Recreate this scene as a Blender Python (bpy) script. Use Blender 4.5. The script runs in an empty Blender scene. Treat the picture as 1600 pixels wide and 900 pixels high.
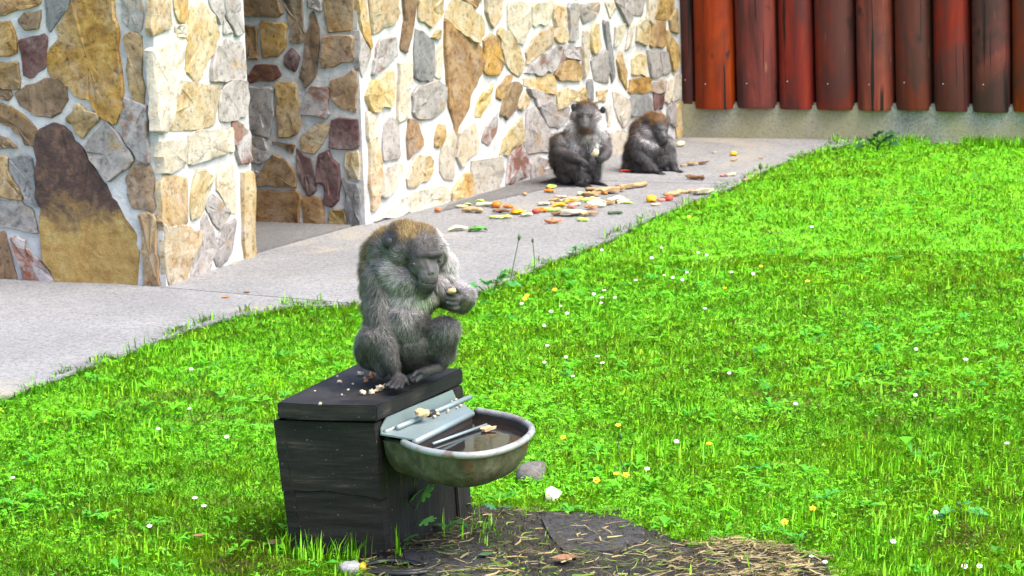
import bpy, bmesh, math, random
import numpy as np
from mathutils import Vector, Matrix, noise
from mathutils.bvhtree import BVHTree
random.seed(7); rng = np.random.default_rng(7)
scene = bpy.context.scene
COL = scene.collection

# ------------------------------------------------------------------ camera
FPX, CH, YH, ROLL = 4500.0, 1.75, -300.0, 0.033      # focal length in photo pixels, eye height, horizon row, roll
TH = math.atan((450 - YH) / FPX)
CR, SR, CT, ST = math.cos(ROLL), math.sin(ROLL), math.cos(TH), math.sin(TH)
def ray(x, y):
    u, v = x - 800, y - 450
    a, b = (u * CR - v * SR) / FPX, -(u * SR + v * CR) / FPX
    return Vector((a, CT + b * ST, -ST + b * CT))
EYE = Vector((0, 0, CH))
def on_z(x, y, z=0.0):
    r = ray(x, y); return EYE + r * ((z - CH) / r.z)
def on_y(x, y, Y):
    r = ray(x, y); return EYE + r * (Y / r.y)
def on_wall(x, y, p, n):
    r = ray(x, y); return EYE + r * ((p - EYE).dot(n) / r.dot(n))
def proj_np(P):
    q = P - np.array([0, 0, CH]); d = q[:, 1] * CT - q[:, 2] * ST; z = q[:, 1] * ST + q[:, 2] * CT
    u, v = FPX * q[:, 0] / d, -FPX * z / d
    return 800 + u * CR + v * SR, 450 - u * SR + v * CR
cam_d = bpy.data.cameras.new('camera'); cam = bpy.data.objects.new('camera', cam_d); COL.objects.link(cam)
rx = (ray(801, 450) - ray(800, 450)).normalized(); up = (ray(800, 449) - ray(800, 450)).normalized(); bk = -ray(800, 450).normalized()
m = Matrix((rx, up, bk)).transposed().to_4x4(); m.translation = EYE; cam.matrix_world = m
cam_d.sensor_width = 36; cam_d.lens = FPX / 1600 * 36; cam_d.clip_start = 0.1; cam_d.clip_end = 500
cam_d.dof.use_dof = True; cam_d.dof.focus_distance = 7.0; cam_d.dof.aperture_fstop = 18
scene.camera = cam

# ------------------------------------------------------------------ sky, sun, exposure
w = bpy.data.worlds.new('World'); scene.world = w; w.use_nodes = True
nt = w.node_tree; bg = nt.nodes['Background']
sky = nt.nodes.new('ShaderNodeTexSky'); sky.sky_type = 'NISHITA'; sky.sun_disc = False
SUN_EL, SUN_AZ = 58.0, 125.0                          # azimuth clockwise from +Y (north): from the right, behind the camera
sky.sun_elevation = math.radians(SUN_EL); sky.sun_rotation = math.radians(SUN_AZ); sky.dust_density = 3.0; sky.ozone_density = 0.6
nt.links.new(sky.outputs[0], bg.inputs[0]); bg.inputs[1].default_value = 0.15
sl = bpy.data.lights.new('sun', 'SUN'); sl.energy = 1.5; sl.angle = math.radians(45); sl.color = (1, 0.95, 0.87)
so = bpy.data.objects.new('sun', sl); COL.objects.link(so)
az, el = math.radians(SUN_AZ), math.radians(SUN_EL)
sd = Vector((math.sin(az) * math.cos(el), math.cos(az) * math.cos(el), math.sin(el)))
so.rotation_euler = sd.to_track_quat('Z', 'Y').to_euler()
scene.view_settings.view_transform = 'Standard'; scene.view_settings.look = 'None'
scene.view_settings.exposure = 2.1; scene.view_settings.gamma = 1.0; scene.view_settings.use_curve_mapping = False

# ------------------------------------------------------------------ helpers
WL = {}
def link(o, parent=None, loc=(0, 0, 0)):
    COL.objects.link(o); WL[o.name] = Vector(loc); o.location = loc
    if parent is not None:
        o.parent = parent; o.matrix_parent_inverse = Matrix.Translation(-WL[parent.name])
    return o
def tag(o, label=None, cat=None, group=None, kind=None):
    if label: o['label'] = label
    if cat: o['category'] = cat
    if group: o['group'] = group
    if kind: o['kind'] = kind
    return o
def empty(name, loc):
    o = bpy.data.objects.new(name, None); o.empty_display_size = 0.1; return link(o, None, loc)
def mobj(name, verts, faces, mat, parent=None, smooth=False, origin=None):
    """one mesh object from world-space vertices"""
    V = [Vector(v) for v in verts]
    c = Vector(origin) if origin is not None else sum(V, Vector()) / len(V)
    me = bpy.data.meshes.new(name); me.from_pydata([v - c for v in V], [], faces); me.update()
    if smooth: me.shade_smooth()
    if mat: me.materials.append(mat)
    return link(bpy.data.objects.new(name, me), parent, c)
def np_mesh(name, V, T, mat, col=None, smooth=False, normals=None, parent=None):
    me = bpy.data.meshes.new(name)
    V = np.ascontiguousarray(V, np.float32); T = np.ascontiguousarray(T, np.int32)
    me.vertices.add(len(V)); me.vertices.foreach_set('co', V.ravel())
    me.loops.add(T.size); me.loops.foreach_set('vertex_index', T.ravel())
    me.polygons.add(len(T)); me.polygons.foreach_set('loop_start', np.arange(0, T.size, 3, dtype=np.int32))
    me.update(calc_edges=True)
    if smooth or normals is not None: me.shade_smooth()
    if col is not None:
        a = me.color_attributes.new('Col', 'FLOAT_COLOR', 'POINT')
        a.data.foreach_set('color', np.column_stack([col, np.ones(len(col))]).astype(np.float32).ravel())
    if normals is not None: me.normals_split_custom_set_from_vertices(normals.astype(np.float32))
    me.materials.append(mat)
    return link(bpy.data.objects.new(name, me), parent)
def bm_obj(name, bm, mat, parent=None, smooth=False):
    me = bpy.data.meshes.new(name); bmesh.ops.recalc_face_normals(bm, faces=bm.faces)
    V = [v.co for v in bm.verts]; c = sum(V, Vector()) / max(1, len(V))
    for v in bm.verts: v.co = v.co - c
    bm.to_mesh(me); bm.free()
    if smooth: me.shade_smooth()
    me.materials.append(mat)
    return link(bpy.data.objects.new(name, me), parent, c)
def prism(bm, ring, z0, z1):
    """extrude a plan polygon between two heights"""
    a = [bm.verts.new((p[0], p[1], z0)) for p in ring]; b = [bm.verts.new((p[0], p[1], z1)) for p in ring]; n = len(ring)
    bm.faces.new(a); bm.faces.new(b)
    for i in range(n): bm.faces.new((a[i], a[(i + 1) % n], b[(i + 1) % n], b[i]))
def hexa(bm, A, B):
    """solid between two rings of equal length (bottom A, top B)"""
    a = [bm.verts.new(p) for p in A]; b = [bm.verts.new(p) for p in B]; n = len(A)
    bm.faces.new(a); bm.faces.new(b)
    for i in range(n): bm.faces.new((a[i], a[(i + 1) % n], b[(i + 1) % n], b[i]))
def tube(bm, pts, rad, seg=8, close=False, caps=True):
    pts = [Vector(p) for p in pts]; n = len(pts)
    if not hasattr(rad, '__len__'): rad = [rad] * n
    rings = []; ref = Vector((0, 0, 1))
    for i, p in enumerate(pts):
        t = (pts[(i + 1) % n] - pts[i - 1]) if close else (pts[min(i + 1, n - 1)] - pts[max(i - 1, 0)])
        t.normalize(); r = ref if abs(t.dot(ref)) < .95 else Vector((1, 0, 0))
        a = t.cross(r).normalized(); b = t.cross(a)
        rings.append([bm.verts.new(p + (a * math.cos(k * 2 * math.pi / seg) + b * math.sin(k * 2 * math.pi / seg)) * rad[i]) for k in range(seg)])
    for i in range(n if close else n - 1):
        A, B = rings[i], rings[(i + 1) % n]
        for k in range(seg): bm.faces.new((A[k], A[(k + 1) % seg], B[(k + 1) % seg], B[k]))
    if caps and not close: bm.faces.new(rings[0]); bm.faces.new(rings[-1])
def in_poly(px, py, poly):
    r = np.zeros(len(px), bool); n = len(poly)
    for i in range(n):
        x0, y0 = poly[i]; x1, y1 = poly[(i + 1) % n]
        if y0 == y1: continue
        c = ((y0 > py) != (y1 > py)) & (px < (x1 - x0) * (py - y0) / (y1 - y0) + x0); r ^= c
    return r
def vnoise(P, s, seed=0.0):
    """cheap smooth noise, vectorised"""
    x, y = P[:, 0] * s + seed, P[:, 1] * s - seed * 1.7
    return (np.sin(x * 1.3 + 1.7 * np.sin(y * .9 + seed)) + np.sin(y * 1.7 + 1.3 * np.sin(x * 1.1)) + np.sin((x + y) * .8 + 2 * np.sin((x - y) * .6))) / 3

# ------------------------------------------------------------------ materials
class NB:
    def __init__(s, name):
        s.m = bpy.data.materials.new(name); s.m.use_nodes = True; s.t = s.m.node_tree; s.b = s.t.nodes['Principled BSDF']; s.N = s.t.nodes
        s.out = s.t.nodes['Material Output']
    def n(s, typ, **k):
        x = s.N.new('ShaderNode' + typ)
        for a, v in k.items(): setattr(x, a, v)
        return x
    def l(s, a, b): s.t.links.new(a, b)
    def coord(s, rand=True, scale=(1, 1, 1)):
        tc = s.n('TexCoord'); mp = s.n('Mapping'); mp.inputs['Scale'].default_value = scale; s.l(tc.outputs['Object'], mp.inputs['Vector'])
        if rand:
            oi = s.n('ObjectInfo'); mu = s.n('MATH' and 'Math', operation='MULTIPLY'); mu.inputs[1].default_value = 57.0
            s.l(oi.outputs['Random'], mu.inputs[0]); s.l(mu.outputs[0], mp.inputs['Location'])
        return mp.outputs[0]
    def noise(s, vec, scale, detail=6, rough=.6, dist=0.0):
        x = s.n('TexNoise'); x.inputs['Scale'].default_value = scale; x.inputs['Detail'].default_value = detail
        x.inputs['Roughness'].default_value = rough; x.inputs['Distortion'].default_value = dist
        if vec: s.l(vec, x.inputs['Vector'])
        return x.outputs['Fac']
    def ramp(s, fac, stops):
        x = s.n('ValToRGB'); e = x.color_ramp.elements
        while len(e) < len(stops): e.new(.5)
        for i, (p, c) in enumerate(stops): e[i].position = p; e[i].color = (*c, 1)
        s.l(fac, x.inputs[0]); return x.outputs[0]
    def mix(s, fac, a, b, mode='MIX'):
        x = s.n('Mix', data_type='RGBA', blend_type=mode)
        for i, v in ((0, fac), (6, a), (7, b)):
            if hasattr(v, 'is_linked'): s.l(v, x.inputs[i])
            elif i == 0: x.inputs[0].default_value = v
            else: x.inputs[i].default_value = (*v, 1)
        return x.outputs[2]
    def hsv(s, col, dh=.03, dv=.35, ds=.2):
        oi = s.n('ObjectInfo'); h = s.n('HueSaturation')
        for nm, amt, mid, mult in (('Hue', dh, .5, 1), ('Value', dv, 1, 7.3), ('Saturation', ds, 1, 3.7)):
            a = s.n('Math', operation='MULTIPLY'); a.inputs[1].default_value = mult; s.l(oi.outputs['Random'], a.inputs[0])
            f = s.n('Math', operation='FRACT'); s.l(a.outputs[0], f.inputs[0])
            r = s.n('MapRange'); r.inputs['To Min'].default_value = mid - amt; r.inputs['To Max'].default_value = mid + amt; s.l(f.outputs[0], r.inputs['Value'])
            s.l(r.outputs[0], h.inputs[nm])
        s.l(col, h.inputs['Color']); return h.outputs[0]
    def bump(s, fac, strength=.4, dist=.01, prev=None):
        b = s.n('Bump'); b.inputs['Strength'].default_value = strength; b.inputs['Distance'].default_value = dist
        s.l(fac, b.inputs['Height'])
        if prev: s.l(prev, b.inputs['Normal'])
        s.l(b.outputs[0], s.b.inputs['Normal']); return b.outputs[0]
    def done(s, col=None, rough=.8, spec=.3, metal=0.0, kd=.55):
        if col is not None:
            if hasattr(col, 'is_linked'): s.l(s.mix(1.0, col, (kd, kd, kd), 'MULTIPLY'), s.b.inputs['Base Color'])
            else: s.b.inputs['Base Color'].default_value = (*col, 1)
        s.b.inputs['Roughness'].default_value = rough; s.b.inputs['Specular IOR Level'].default_value = spec; s.b.inputs['Metallic'].default_value = metal
        return s.m
def stone_mat(name, stops, streak=.3, rough=.7, patch=None, pf=(.5, .62), pale=.0):
    b = NB(name)
    tc = b.n('TexCoord'); oi = b.n('ObjectInfo'); cx = b.n('CombineXYZ'); rt = b.n('VectorRotate', rotation_type='EULER_XYZ')
    for i, k in enumerate((6.1, 31.7, 17.3)):
        mu = b.n('Math', operation='MULTIPLY'); mu.inputs[1].default_value = k; b.l(oi.outputs['Random'], mu.inputs[0]); b.l(mu.outputs[0], cx.inputs[i])
    b.l(tc.outputs['Object'], rt.inputs['Vector']); b.l(cx.outputs[0], rt.inputs['Rotation'])
    off = b.n('VectorMath', operation='SCALE'); off.inputs['Scale'].default_value = 5.0; b.l(cx.outputs[0], off.inputs[0])
    iso = b.n('VectorMath', operation='ADD'); b.l(rt.outputs[0], iso.inputs[0]); b.l(off.outputs[0], iso.inputs[1]); v = iso.outputs[0]
    mp = b.n('Mapping'); mp.inputs['Scale'].default_value = (1, streak, 1); b.l(v, mp.inputs['Vector']); vs = mp.outputs[0]
    c = b.ramp(b.noise(vs, 13, 9, .66, .7), stops)                                    # bedding streaks
    c = b.mix(b.ramp(b.noise(v, 5.5, 4, .55, .5), [(.46, (0, 0, 0)), (.64, (.55, .55, .55))]), c, b.ramp(b.noise(vs, 26, 6, .7, .4), [(.3, stops[1][1]), (.65, stops[-1][1])]))
    if patch: c = b.mix(b.ramp(b.noise(v, 6.5, 7, .68, .4), [(pf[0], (0, 0, 0)), (pf[1], (.9, .9, .9))]), c, patch)
    rgh = b.noise(v, 38, 9, .78, .3)
    c = b.mix(b.ramp(rgh, [(.36, (.9, .9, .9)), (.49, (0, 0, 0))]), c, tuple(x * .5 for x in stops[0][1]))
    c = b.mix(b.ramp(rgh, [(.58, (0, 0, 0)), (.72, (.5, .5, .5))]), c, tuple(min(.75, x * 1.15) for x in stops[-1][1]))
    c = b.hsv(c, .010, .14, .15)
    n1 = b.bump(b.noise(vs, 20, 9, .72, .5), .8, .012); b.bump(rgh, .55, .005, n1)
    return b.done(c, rough, .4)
M = {}
M['o'] = stone_mat('ochre sandstone', [(.25, (.14, .07, .022)), (.42, (.34, .19, .06)), (.56, (.50, .31, .11)), (.7, (.58, .43, .22)), (.85, (.58, .51, .40))])
M['y'] = stone_mat('golden sandstone', [(.25, (.36, .20, .07)), (.42, (.54, .37, .15)), (.55, (.60, .49, .29)), (.7, (.63, .56, .42)), (.85, (.64, .61, .55))])
M['p'] = stone_mat('cream sandstone', [(.25, (.50, .40, .24)), (.45, (.62, .54, .40)), (.65, (.68, .63, .54)), (.85, (.70, .66, .60))], patch=(.60, .44, .20), pf=(.56, .7))
M['g'] = stone_mat('grey sandstone', [(.25, (.26, .22, .19)), (.45, (.42, .38, .35)), (.65, (.52, .48, .45)), (.85, (.58, .54, .50))], patch=(.45, .29, .12), pf=(.54, .66))
M['b'] = stone_mat('brown stone', [(.25, (.10, .055, .026)), (.45, (.22, .13, .06)), (.62, (.33, .215, .105)), (.8, (.40, .32, .23))], patch=(.42, .24, .07), pf=(.58, .7))
M['m'] = stone_mat('maroon stone', [(.25, (.055, .022, .022)), (.45, (.13, .055, .05)), (.62, (.20, .11, .10)), (.8, (.36, .30, .28))])
M['r'] = stone_mat('red stone', [(.25, (.07, .02, .016)), (.45, (.17, .05, .035)), (.62, (.24, .11, .06)), (.8, (.40, .27, .16))])
M['s'] = stone_mat('slate stone', [(.25, (.13, .13, .13)), (.45, (.22, .22, .215)), (.65, (.32, .31, .30)), (.85, (.40, .38, .35))])
M['x'] = stone_mat('grey stone with rust', [(.25, (.36, .31, .29)), (.5, (.50, .46, .44)), (.8, (.56, .53, .50))], patch=(.25, .085, .035), pf=(.47, .56))
def two_tone():
    b = NB('ochre stone with dark weathered top'); v = b.coord(False)
    tc = b.n('TexCoord'); sp = b.n('SeparateXYZ'); b.l(tc.outputs['Object'], sp.inputs[0])
    a = b.n('Math', operation='MULTIPLY_ADD'); a.inputs[1].default_value = 2.2; a.inputs[2].default_value = .08; b.l(sp.outputs['Z'], a.inputs[0])
    a2 = b.n('Math', operation='ADD'); b.l(a.outputs[0], a2.inputs[0]); b.l(b.noise(v, 11, 8, .72, .1), a2.inputs[1])
    dark = b.ramp(b.noise(v, 30, 9, .75, .2), [(.3, (.03, .018, .016)), (.5, (.085, .042, .03)), (.7, (.22, .12, .07))])
    ochre = b.ramp(b.noise(v, 16, 9, .74, .25), [(.25, (.22, .10, .025)), (.45, (.42, .25, .06)), (.6, (.52, .36, .11)), (.75, (.62, .54, .38))])
    c = b.mix(b.ramp(a2.outputs[0], [(.44, (0, 0, 0)), (.53, (.45, .45, .45)), (.58, (.6, .6, .6)), (.70, (1, 1, 1))]), ochre, dark)
    n1 = b.bump(b.noise(v, 20, 9, .75, .3), .9, .016)
    return b.done(c, .7, .4)
M['D'] = two_tone()
def mortar():
    b = NB('white mortar'); v = b.coord(False)
    c = b.ramp(b.noise(v, 6, 8, .68, .3), [(.3, (.50, .48, .45)), (.5, (.68, .67, .655)), (.75, (.76, .76, .755))])
    c = b.mix(b.ramp(b.noise(v, 90, 3, .6), [(.30, (.5, .5, .5)), (.42, (0, 0, 0))]), c, (.36, .35, .34))
    n1 = b.bump(b.noise(v, 14, 6, .6), .6, .02); b.bump(b.noise(v, 110, 4, .7), .4, .004, n1)
    return b.done(c, .9, .2)
M['mortar'] = mortar()
def concrete(name, lo, hi, spot=.5, stain=(.50, .44, .33), sf=(.60, .72), bump=.5):
    b = NB(name); v = b.coord(False)
    c = b.ramp(b.noise(v, 1.6, 8, .65, .4), [(.3, lo), (.7, hi)])
    c = b.mix(b.ramp(b.noise(v, 75, 4, .8), [(.42, (spot,) * 3), (.50, (0, 0, 0))]), c, tuple(x * .38 for x in lo))
    c = b.mix(b.ramp(b.noise(v, 42, 4, .7), [(.38, (spot * .6,) * 3), (.50, (0, 0, 0))]), c, tuple(x * .6 for x in lo))
    c = b.mix(b.ramp(b.noise(v, 1.1, 5, .6, 1.0), [(sf[0], (0, 0, 0)), (sf[1], (.6, .6, .6))]), c, stain)
    n1 = b.bump(b.noise(v, 75, 4, .8), bump, .008); b.bump(b.noise(v, 6, 4), .2, .01, n1)
    return b.done(c, .92, .2)
M['slab'] = concrete('pavement concrete', (.31, .305, .30), (.45, .445, .435), .6, (.56, .48, .34), (.54, .68), .8)
M['slabd'] = concrete('dark joint bed', (.06, .055, .05), (.11, .10, .09))
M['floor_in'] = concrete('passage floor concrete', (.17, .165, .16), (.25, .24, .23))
M['plinth'] = concrete('stained plinth concrete', (.26, .255, .24), (.62, .60, .54), .5, (.52, .46, .20), (.44, .58), .6)
M['wetslab'] = concrete('dark damp stone', (.05, .047, .043), (.12, .115, .108), .7, (.07, .055, .035), (.45, .6), .9)
M['rock'] = concrete('grey rock', (.16, .145, .13), (.30, .275, .25), .6, (.18, .14, .10))
M['white_rock'] = concrete('pale rock', (.42, .41, .40), (.58, .57, .55), .4)
def soil():
    b = NB('dark damp soil'); v = b.coord(False)
    c = b.ramp(b.noise(v, 9, 9, .7, .6), [(.3, (.022, .016, .011)), (.5, (.055, .042, .028)), (.7, (.12, .095, .06))])
    n1 = b.bump(b.noise(v, 25, 9, .75), .9, .03); return b.done(c, .75, .35)
M['soil'] = soil()
def lawn_soil():
    b = NB('lawn ground'); v = b.coord(False)
    c = b.ramp(b.noise(v, 14, 8, .7, .5), [(.3, (.14, .50, .02)), (.55, (.26, .74, .03)), (.75, (.55, .62, .12))])
    b.bump(b.noise(v, 40, 6, .7), .8, .02); return b.done(c, .9, .1)
M['lawn'] = lawn_soil()
def attr_mat(name, rough=.6, spec=.25, trans=0.0, sheen=0.0, bump=False):
    b = NB(name); a = b.n('Attribute'); a.attribute_name = 'Col'
    b.l(a.outputs['Color'], b.b.inputs['Base Color']); b.done(None, rough, spec)
    if bump: v = b.coord(False, (1, 1, 2.2)); b.bump(b.noise(v, 170, 5, .7, .4), .7, .0025)
    if sheen: b.b.inputs['Sheen Weight'].default_value = sheen
    if trans:
        tr = b.n('BsdfTranslucent'); b.l(a.outputs['Color'], tr.inputs['Color']); mx = b.n('MixShader'); mx.inputs[0].default_value = trans
        b.l(b.b.outputs[0], mx.inputs[1]); b.l(tr.outputs[0], mx.inputs[2]); b.l(mx.outputs[0], b.out.inputs['Surface'])
    return b.m
M['grass'] = attr_mat('grass blades', .5, .3, .55)
M['leaf'] = attr_mat('weed leaves', .45, .4, .3)
M['fur'] = attr_mat('macaque fur', .65, .3, .12)
M['skin'] = attr_mat('macaque skin', .5, .3, bump=True)
M['straw'] = attr_mat('cut straw', .7, .2, .2)
def log_mat(name, dk):
    b = NB(name); v = b.coord(True, (1, 1, .09))
    c = b.ramp(b.noise(v, 14, 8, .62, .5), [(.28, (.035, .009, .006)), (.45, (.135, .019, .010)), (.6, (.22, .029, .013)), (.8, (.32, .062, .024))])
    v2 = b.coord(True, (1, 1, .5))
    c = b.mix(b.ramp(b.noise(v2, 3.2, 5, .6, .8), [(.50 - dk, (0, 0, 0)), (.68 - dk, (.85, .85, .85))]), c, (.05, .020, .018))
    c = b.mix(b.ramp(b.noise(v, 40, 3, .6), [(.68, (0, 0, 0)), (.76, (.55, .55, .55))]), c, (.36, .17, .08))
    vc = b.coord(True, (1, 1, .03)); crk = b.ramp(b.noise(vc, 30, 3, .6, .2), [(.345, (1, 1, 1)), (.37, (0, 0, 0))])
    c = b.mix(crk, c, (.012, .006, .005))
    kn = b.ramp(b.noise(b.coord(True, (1, 1, .6)), 9, 2, .5), [(.27, (1, 1, 1)), (.33, (0, 0, 0))]); c = b.mix(kn, c, (.03, .012, .009))
    c = b.hsv(c, .008, .28, .12)
    b.bump(b.noise(v, 22, 7, .65), .35, .006)
    return b.done(c, .6, .25, kd=.85)
M['log'] = log_mat('red stained log', 0.0); M['log2'] = log_mat('dark maroon stained log', .13)
def darkwood(name, horiz=True, base=1.0, wet=False):
    b = NB(name); v = b.coord(True, (1, .12, 1) if False else ((.10, .10, 1) if horiz else (1, 1, .1)))
    f = b.noise(v, 60, 8, .7, .3)
    c = b.ramp(f, [(.3, (.005 * base, .0045 * base, .004 * base)), (.5, (.014 * base, .0125 * base, .0115 * base)), (.62, (.028 * base, .024 * base, .020 * base)), (.76, (.13 * base, .115 * base, .098 * base))])
    v2 = b.coord(True)
    c = b.mix(b.ramp(b.noise(v2, 5, 6, .6, .5), [(.55, (0, 0, 0)), (.78, (.45, .45, .45))]), c, (.035, .028, .020))
    c = b.mix(b.ramp(b.noise(v2, 120, 2, .5), [(.70, (0, 0, 0)), (.76, (.6, .6, .6))]), c, (.30, .29, .26))
    if wet: c = b.mix(b.ramp(b.noise(v2, 4.5, 3, .5, .3), [(.46, (.9, .9, .9)), (.52, (0, 0, 0))]), c, (.006, .006, .007))
    n1 = b.bump(f, .6, .004); b.bump(b.noise(v2, 8, 4), .25, .01, n1)
    return b.done(c, .7, .22)
M['wood'] = darkwood('dark weathered board'); M['woodv'] = darkwood('dark weathered upright', False); M['lid'] = darkwood('dark weathered lid', True, 1.6, True)
def enamel(name, base, rustf=(.6, .72), rust=(.20, .085, .03), metal=.25, rough=.42):
    b = NB(name); v = b.coord(False)
    c = b.ramp(b.noise(v, 12, 6, .6), [(.3, tuple(x * .78 for x in base)), (.7, base)])
    c = b.mix(b.ramp(b.noise(v, 17, 8, .68, .6), [(rustf[0], (0, 0, 0)), (rustf[1], (1, 1, 1))]), c, rust)
    c = b.mix(b.ramp(b.noise(v, 150, 3, .6), [(.66, (0, 0, 0)), (.72, (.7, .7, .7))]), c, tuple(x * .3 for x in base))
    b.bump(b.noise(v, 70, 6, .7), .25, .002); return b.done(c, rough, .5, metal)
def moss():
    b = NB('mossy rusted basin'); v = b.coord(False)
    c = b.ramp(b.noise(v, 30, 9, .72, .6), [(.3, (.035, .03, .016)), (.48, (.10, .095, .045)), (.62, (.17, .165, .10)), (.8, (.30, .30, .24))])
    c = b.mix(b.ramp(b.noise(v, 9, 6, .6, .5), [(.53, (0, 0, 0)), (.66, (.85, .85, .85))]), c, (.17, .06, .018))
    b.bump(b.noise(v, 90, 6, .75), .4, .003); return b.done(c, .62, .35, .05)
M['rim'] = enamel('pale galvanised rim', (.50, .51, .50), (.50, .66), (.24, .15, .10)); M['plate'] = enamel('blue grey galvanised plate', (.33, .42, .42), (.66, .8), (.30, .22, .13))
M['basin'] = moss()
M['inner'] = enamel('dirty basin inside', (.05, .038, .028), (.5, .7), (.045, .03, .02), 0, .5)
def water():
    b = NB('dirty water'); b.done((.012, .009, .007), .04, .5); b.b.inputs['IOR'].default_value = 1.33
    v = b.coord(False); b.bump(b.noise(v, 18, 2, .5), .05, .004); return b.m
M['water'] = water()
def plain(name, col, rough=.7, spec=.3, var=.25, sc=60, bump=.3):
    b = NB(name); v = b.coord(True)
    c = b.ramp(b.noise(v, sc, 5, .6), [(.3, tuple(x * (1 - var) for x in col)), (.7, tuple(min(1, x * (1 + var * .5)) for x in col))])
    if bump: b.bump(b.noise(v, sc * 1.6, 5, .65), bump, .003)
    return b.done(c, rough, spec, kd=.66)
for k, c in dict(bread=(.60, .40, .20), crumb=(.66, .53, .36), tan=(.46, .29, .13), brown=(.27, .13, .06), orange=(.88, .22, .01), yellow=(.92, .47, .01), lime=(.50, .66, .12), pale=(.68, .70, .45), cream=(.74, .64, .42),
                 red=(.62, .06, .03), carrot=(.62, .20, .07), green=(.10, .30, .05), darkgreen=(.05, .12, .04), pink=(.75, .32, .24)).items():
    M[k] = plain(k + ' food', c, .55, .4)
M['rubber'] = plain('black rubber', (.012, .012, .013), .45, .4, .3, 40); M['yplastic'] = plain('yellow plastic', (.75, .45, .02), .4, .4)
M['nail'] = plain('nail steel', (.45, .44, .42), .4, .5); M['twig'] = plain('pale twig', (.30, .24, .17), .8); M['eye'] = plain('dark eye', (.01, .008, .006), .15, .6, .1, 20, 0)
M['lip'] = plain('pale lip', (.22, .20, .19), .5); M['dark'] = plain('dark skin', (.014, .013, .013), .55, .3); M['paper'] = plain('white scrap', (.72, .69, .55), .6); M['petal'] = plain('white petals', (.80, .80, .78), .6); M['butter'] = plain('yellow petals', (.80, .55, .01), .5)
M['stalk'] = plain('green stalk', (.07, .16, .03), .6); M['deadleaf'] = plain('dead leaf', (.30, .15, .06), .7); M['added_roof'] = plain('roof boards', (.12, .07, .04), .8)
# ------------------------------------------------------------------ ground and pavement
def dirv(a): return Vector((math.cos(math.radians(a)), math.sin(math.radians(a)), 0))
PC, PR = on_z(260, 452), on_z(399, 404)                 # outer corner of the left pier, its far end
BL, BR = on_z(571, 356), on_z(1064, 218)                # start and end of the long wall
FA = -23.0
DL, DF = dirv(180 - 25), dirv(FA)                       # from a corner back into the building; along the fence
bm = bmesh.new(); prism(bm, [(-60, -30), (60, -30), (60, 90), (-60, 90)], -.30, -.012)
tag(bm_obj('ground', bm, M['lawn']), kind='structure')
# lawn: gently uneven sheet
gx = np.linspace(-5, 6, 90); gy = np.linspace(2, 17, 120); X, Y = np.meshgrid(gx, gy); P2 = np.column_stack([X.ravel(), Y.ravel()])
Zl = -.004 + .004 * vnoise(P2, 2.2, .3); idx = np.arange(90 * 120).reshape(120, 90)
a, b, c, d = idx[:-1, :-1].ravel(), idx[:-1, 1:].ravel(), idx[1:, 1:].ravel(), idx[1:, :-1].ravel()
tag(np_mesh('lawn', np.column_stack([P2, Zl]), np.vstack([np.column_stack([a, b, c]), np.column_stack([a, c, d])]), M['lawn'], smooth=True), kind='structure')
EDGE = [(-400, 790), (-200, 705), (0, 630), (100, 592), (200, 556), (300, 518), (370, 497), (450, 484), (560, 482), (660, 476), (740, 464), (800, 440), (870, 409), (950, 380), (1020, 343), (1100, 312), (1150, 293), (1210, 262), (1270, 240), (1330, 228), (1370, 222)]
EDGE_G = [on_z(*p) for p in EDGE]
PAVE = [Vector((p.x, p.y, 0)) for p in EDGE_G] + [Vector((1.9, 15.6, 0)), Vector((.6, 17, 0)), Vector((-6, 17, 0)), Vector((-6, 7, 0))]
bm = bmesh.new(); prism(bm, PAVE, -.10, .003); pav = tag(bm_obj('pavement', bm, M['slabd']), kind='structure')
def slab(cuts, gap=.004, top=.012):
    bm = bmesh.new(); prism(bm, PAVE, -.05, top)
    for p, n in cuts:
        n = n.normalized(); g = bm.verts[:] + bm.edges[:] + bm.faces[:]
        r = bmesh.ops.bisect_plane(bm, geom=g, plane_co=p + n * gap, plane_no=n, clear_inner=True)
        e = [x for x in r['geom_cut'] if isinstance(x, bmesh.types.BMEdge)]
        if e: bmesh.ops.contextual_create(bm, geom=e)
    bm.normal_update(); bmesh.ops.triangulate(bm, faces=bm.faces)
    return bm_obj('slab', bm, M['slab'], pav)
J1, J1n = on_z(265, 455), (on_z(440, 470) - on_z(265, 455)); J1n = Vector((-J1n.y, J1n.x, 0))
J2, J2n = on_z(960, 287), (on_z(1190, 293) - on_z(960, 287)); J2n = Vector((-J2n.y, J2n.x, 0))
J3 = on_z(405, 399); J3d = on_z(541, 361) - J3; J3n = Vector((-J3d.y, J3d.x, 0))
slab([(J1, -J1n)]); slab([(J1, J1n), (J2, -J2n), (J3, -J3n)]); slab([(J2, J2n)])
# strip of darker concrete at the foot of the long wall
def sheet(name, pix, z, mat, n=1):
    V = [on_z(x, y, z) for x, y in pix]
    bm = bmesh.new(); prism(bm, [(v.x, v.y) for v in V], z - .02, z); bmesh.ops.triangulate(bm, faces=bm.faces)
    return tag(bm_obj(name, bm, mat), kind='structure')
sheet('dark_strip', [(690, 329), (745, 318), (800, 306), (862, 292), (940, 283), (945, 240), (860, 270), (700, 320)], .0165, M['floor_in'])
bm = bmesh.new(); q = [J3 + J3d * -.3, J3 + J3d * 1.06, J3 + J3d * 1.06 + DL * 1.8, J3 + J3d * -.3 + DL * 1.8]; prism(bm, [(v.x, v.y) for v in q], 0, .020)
tag(bm_obj('passage_floor', bm, M['floor_in']), kind='structure')

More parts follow.
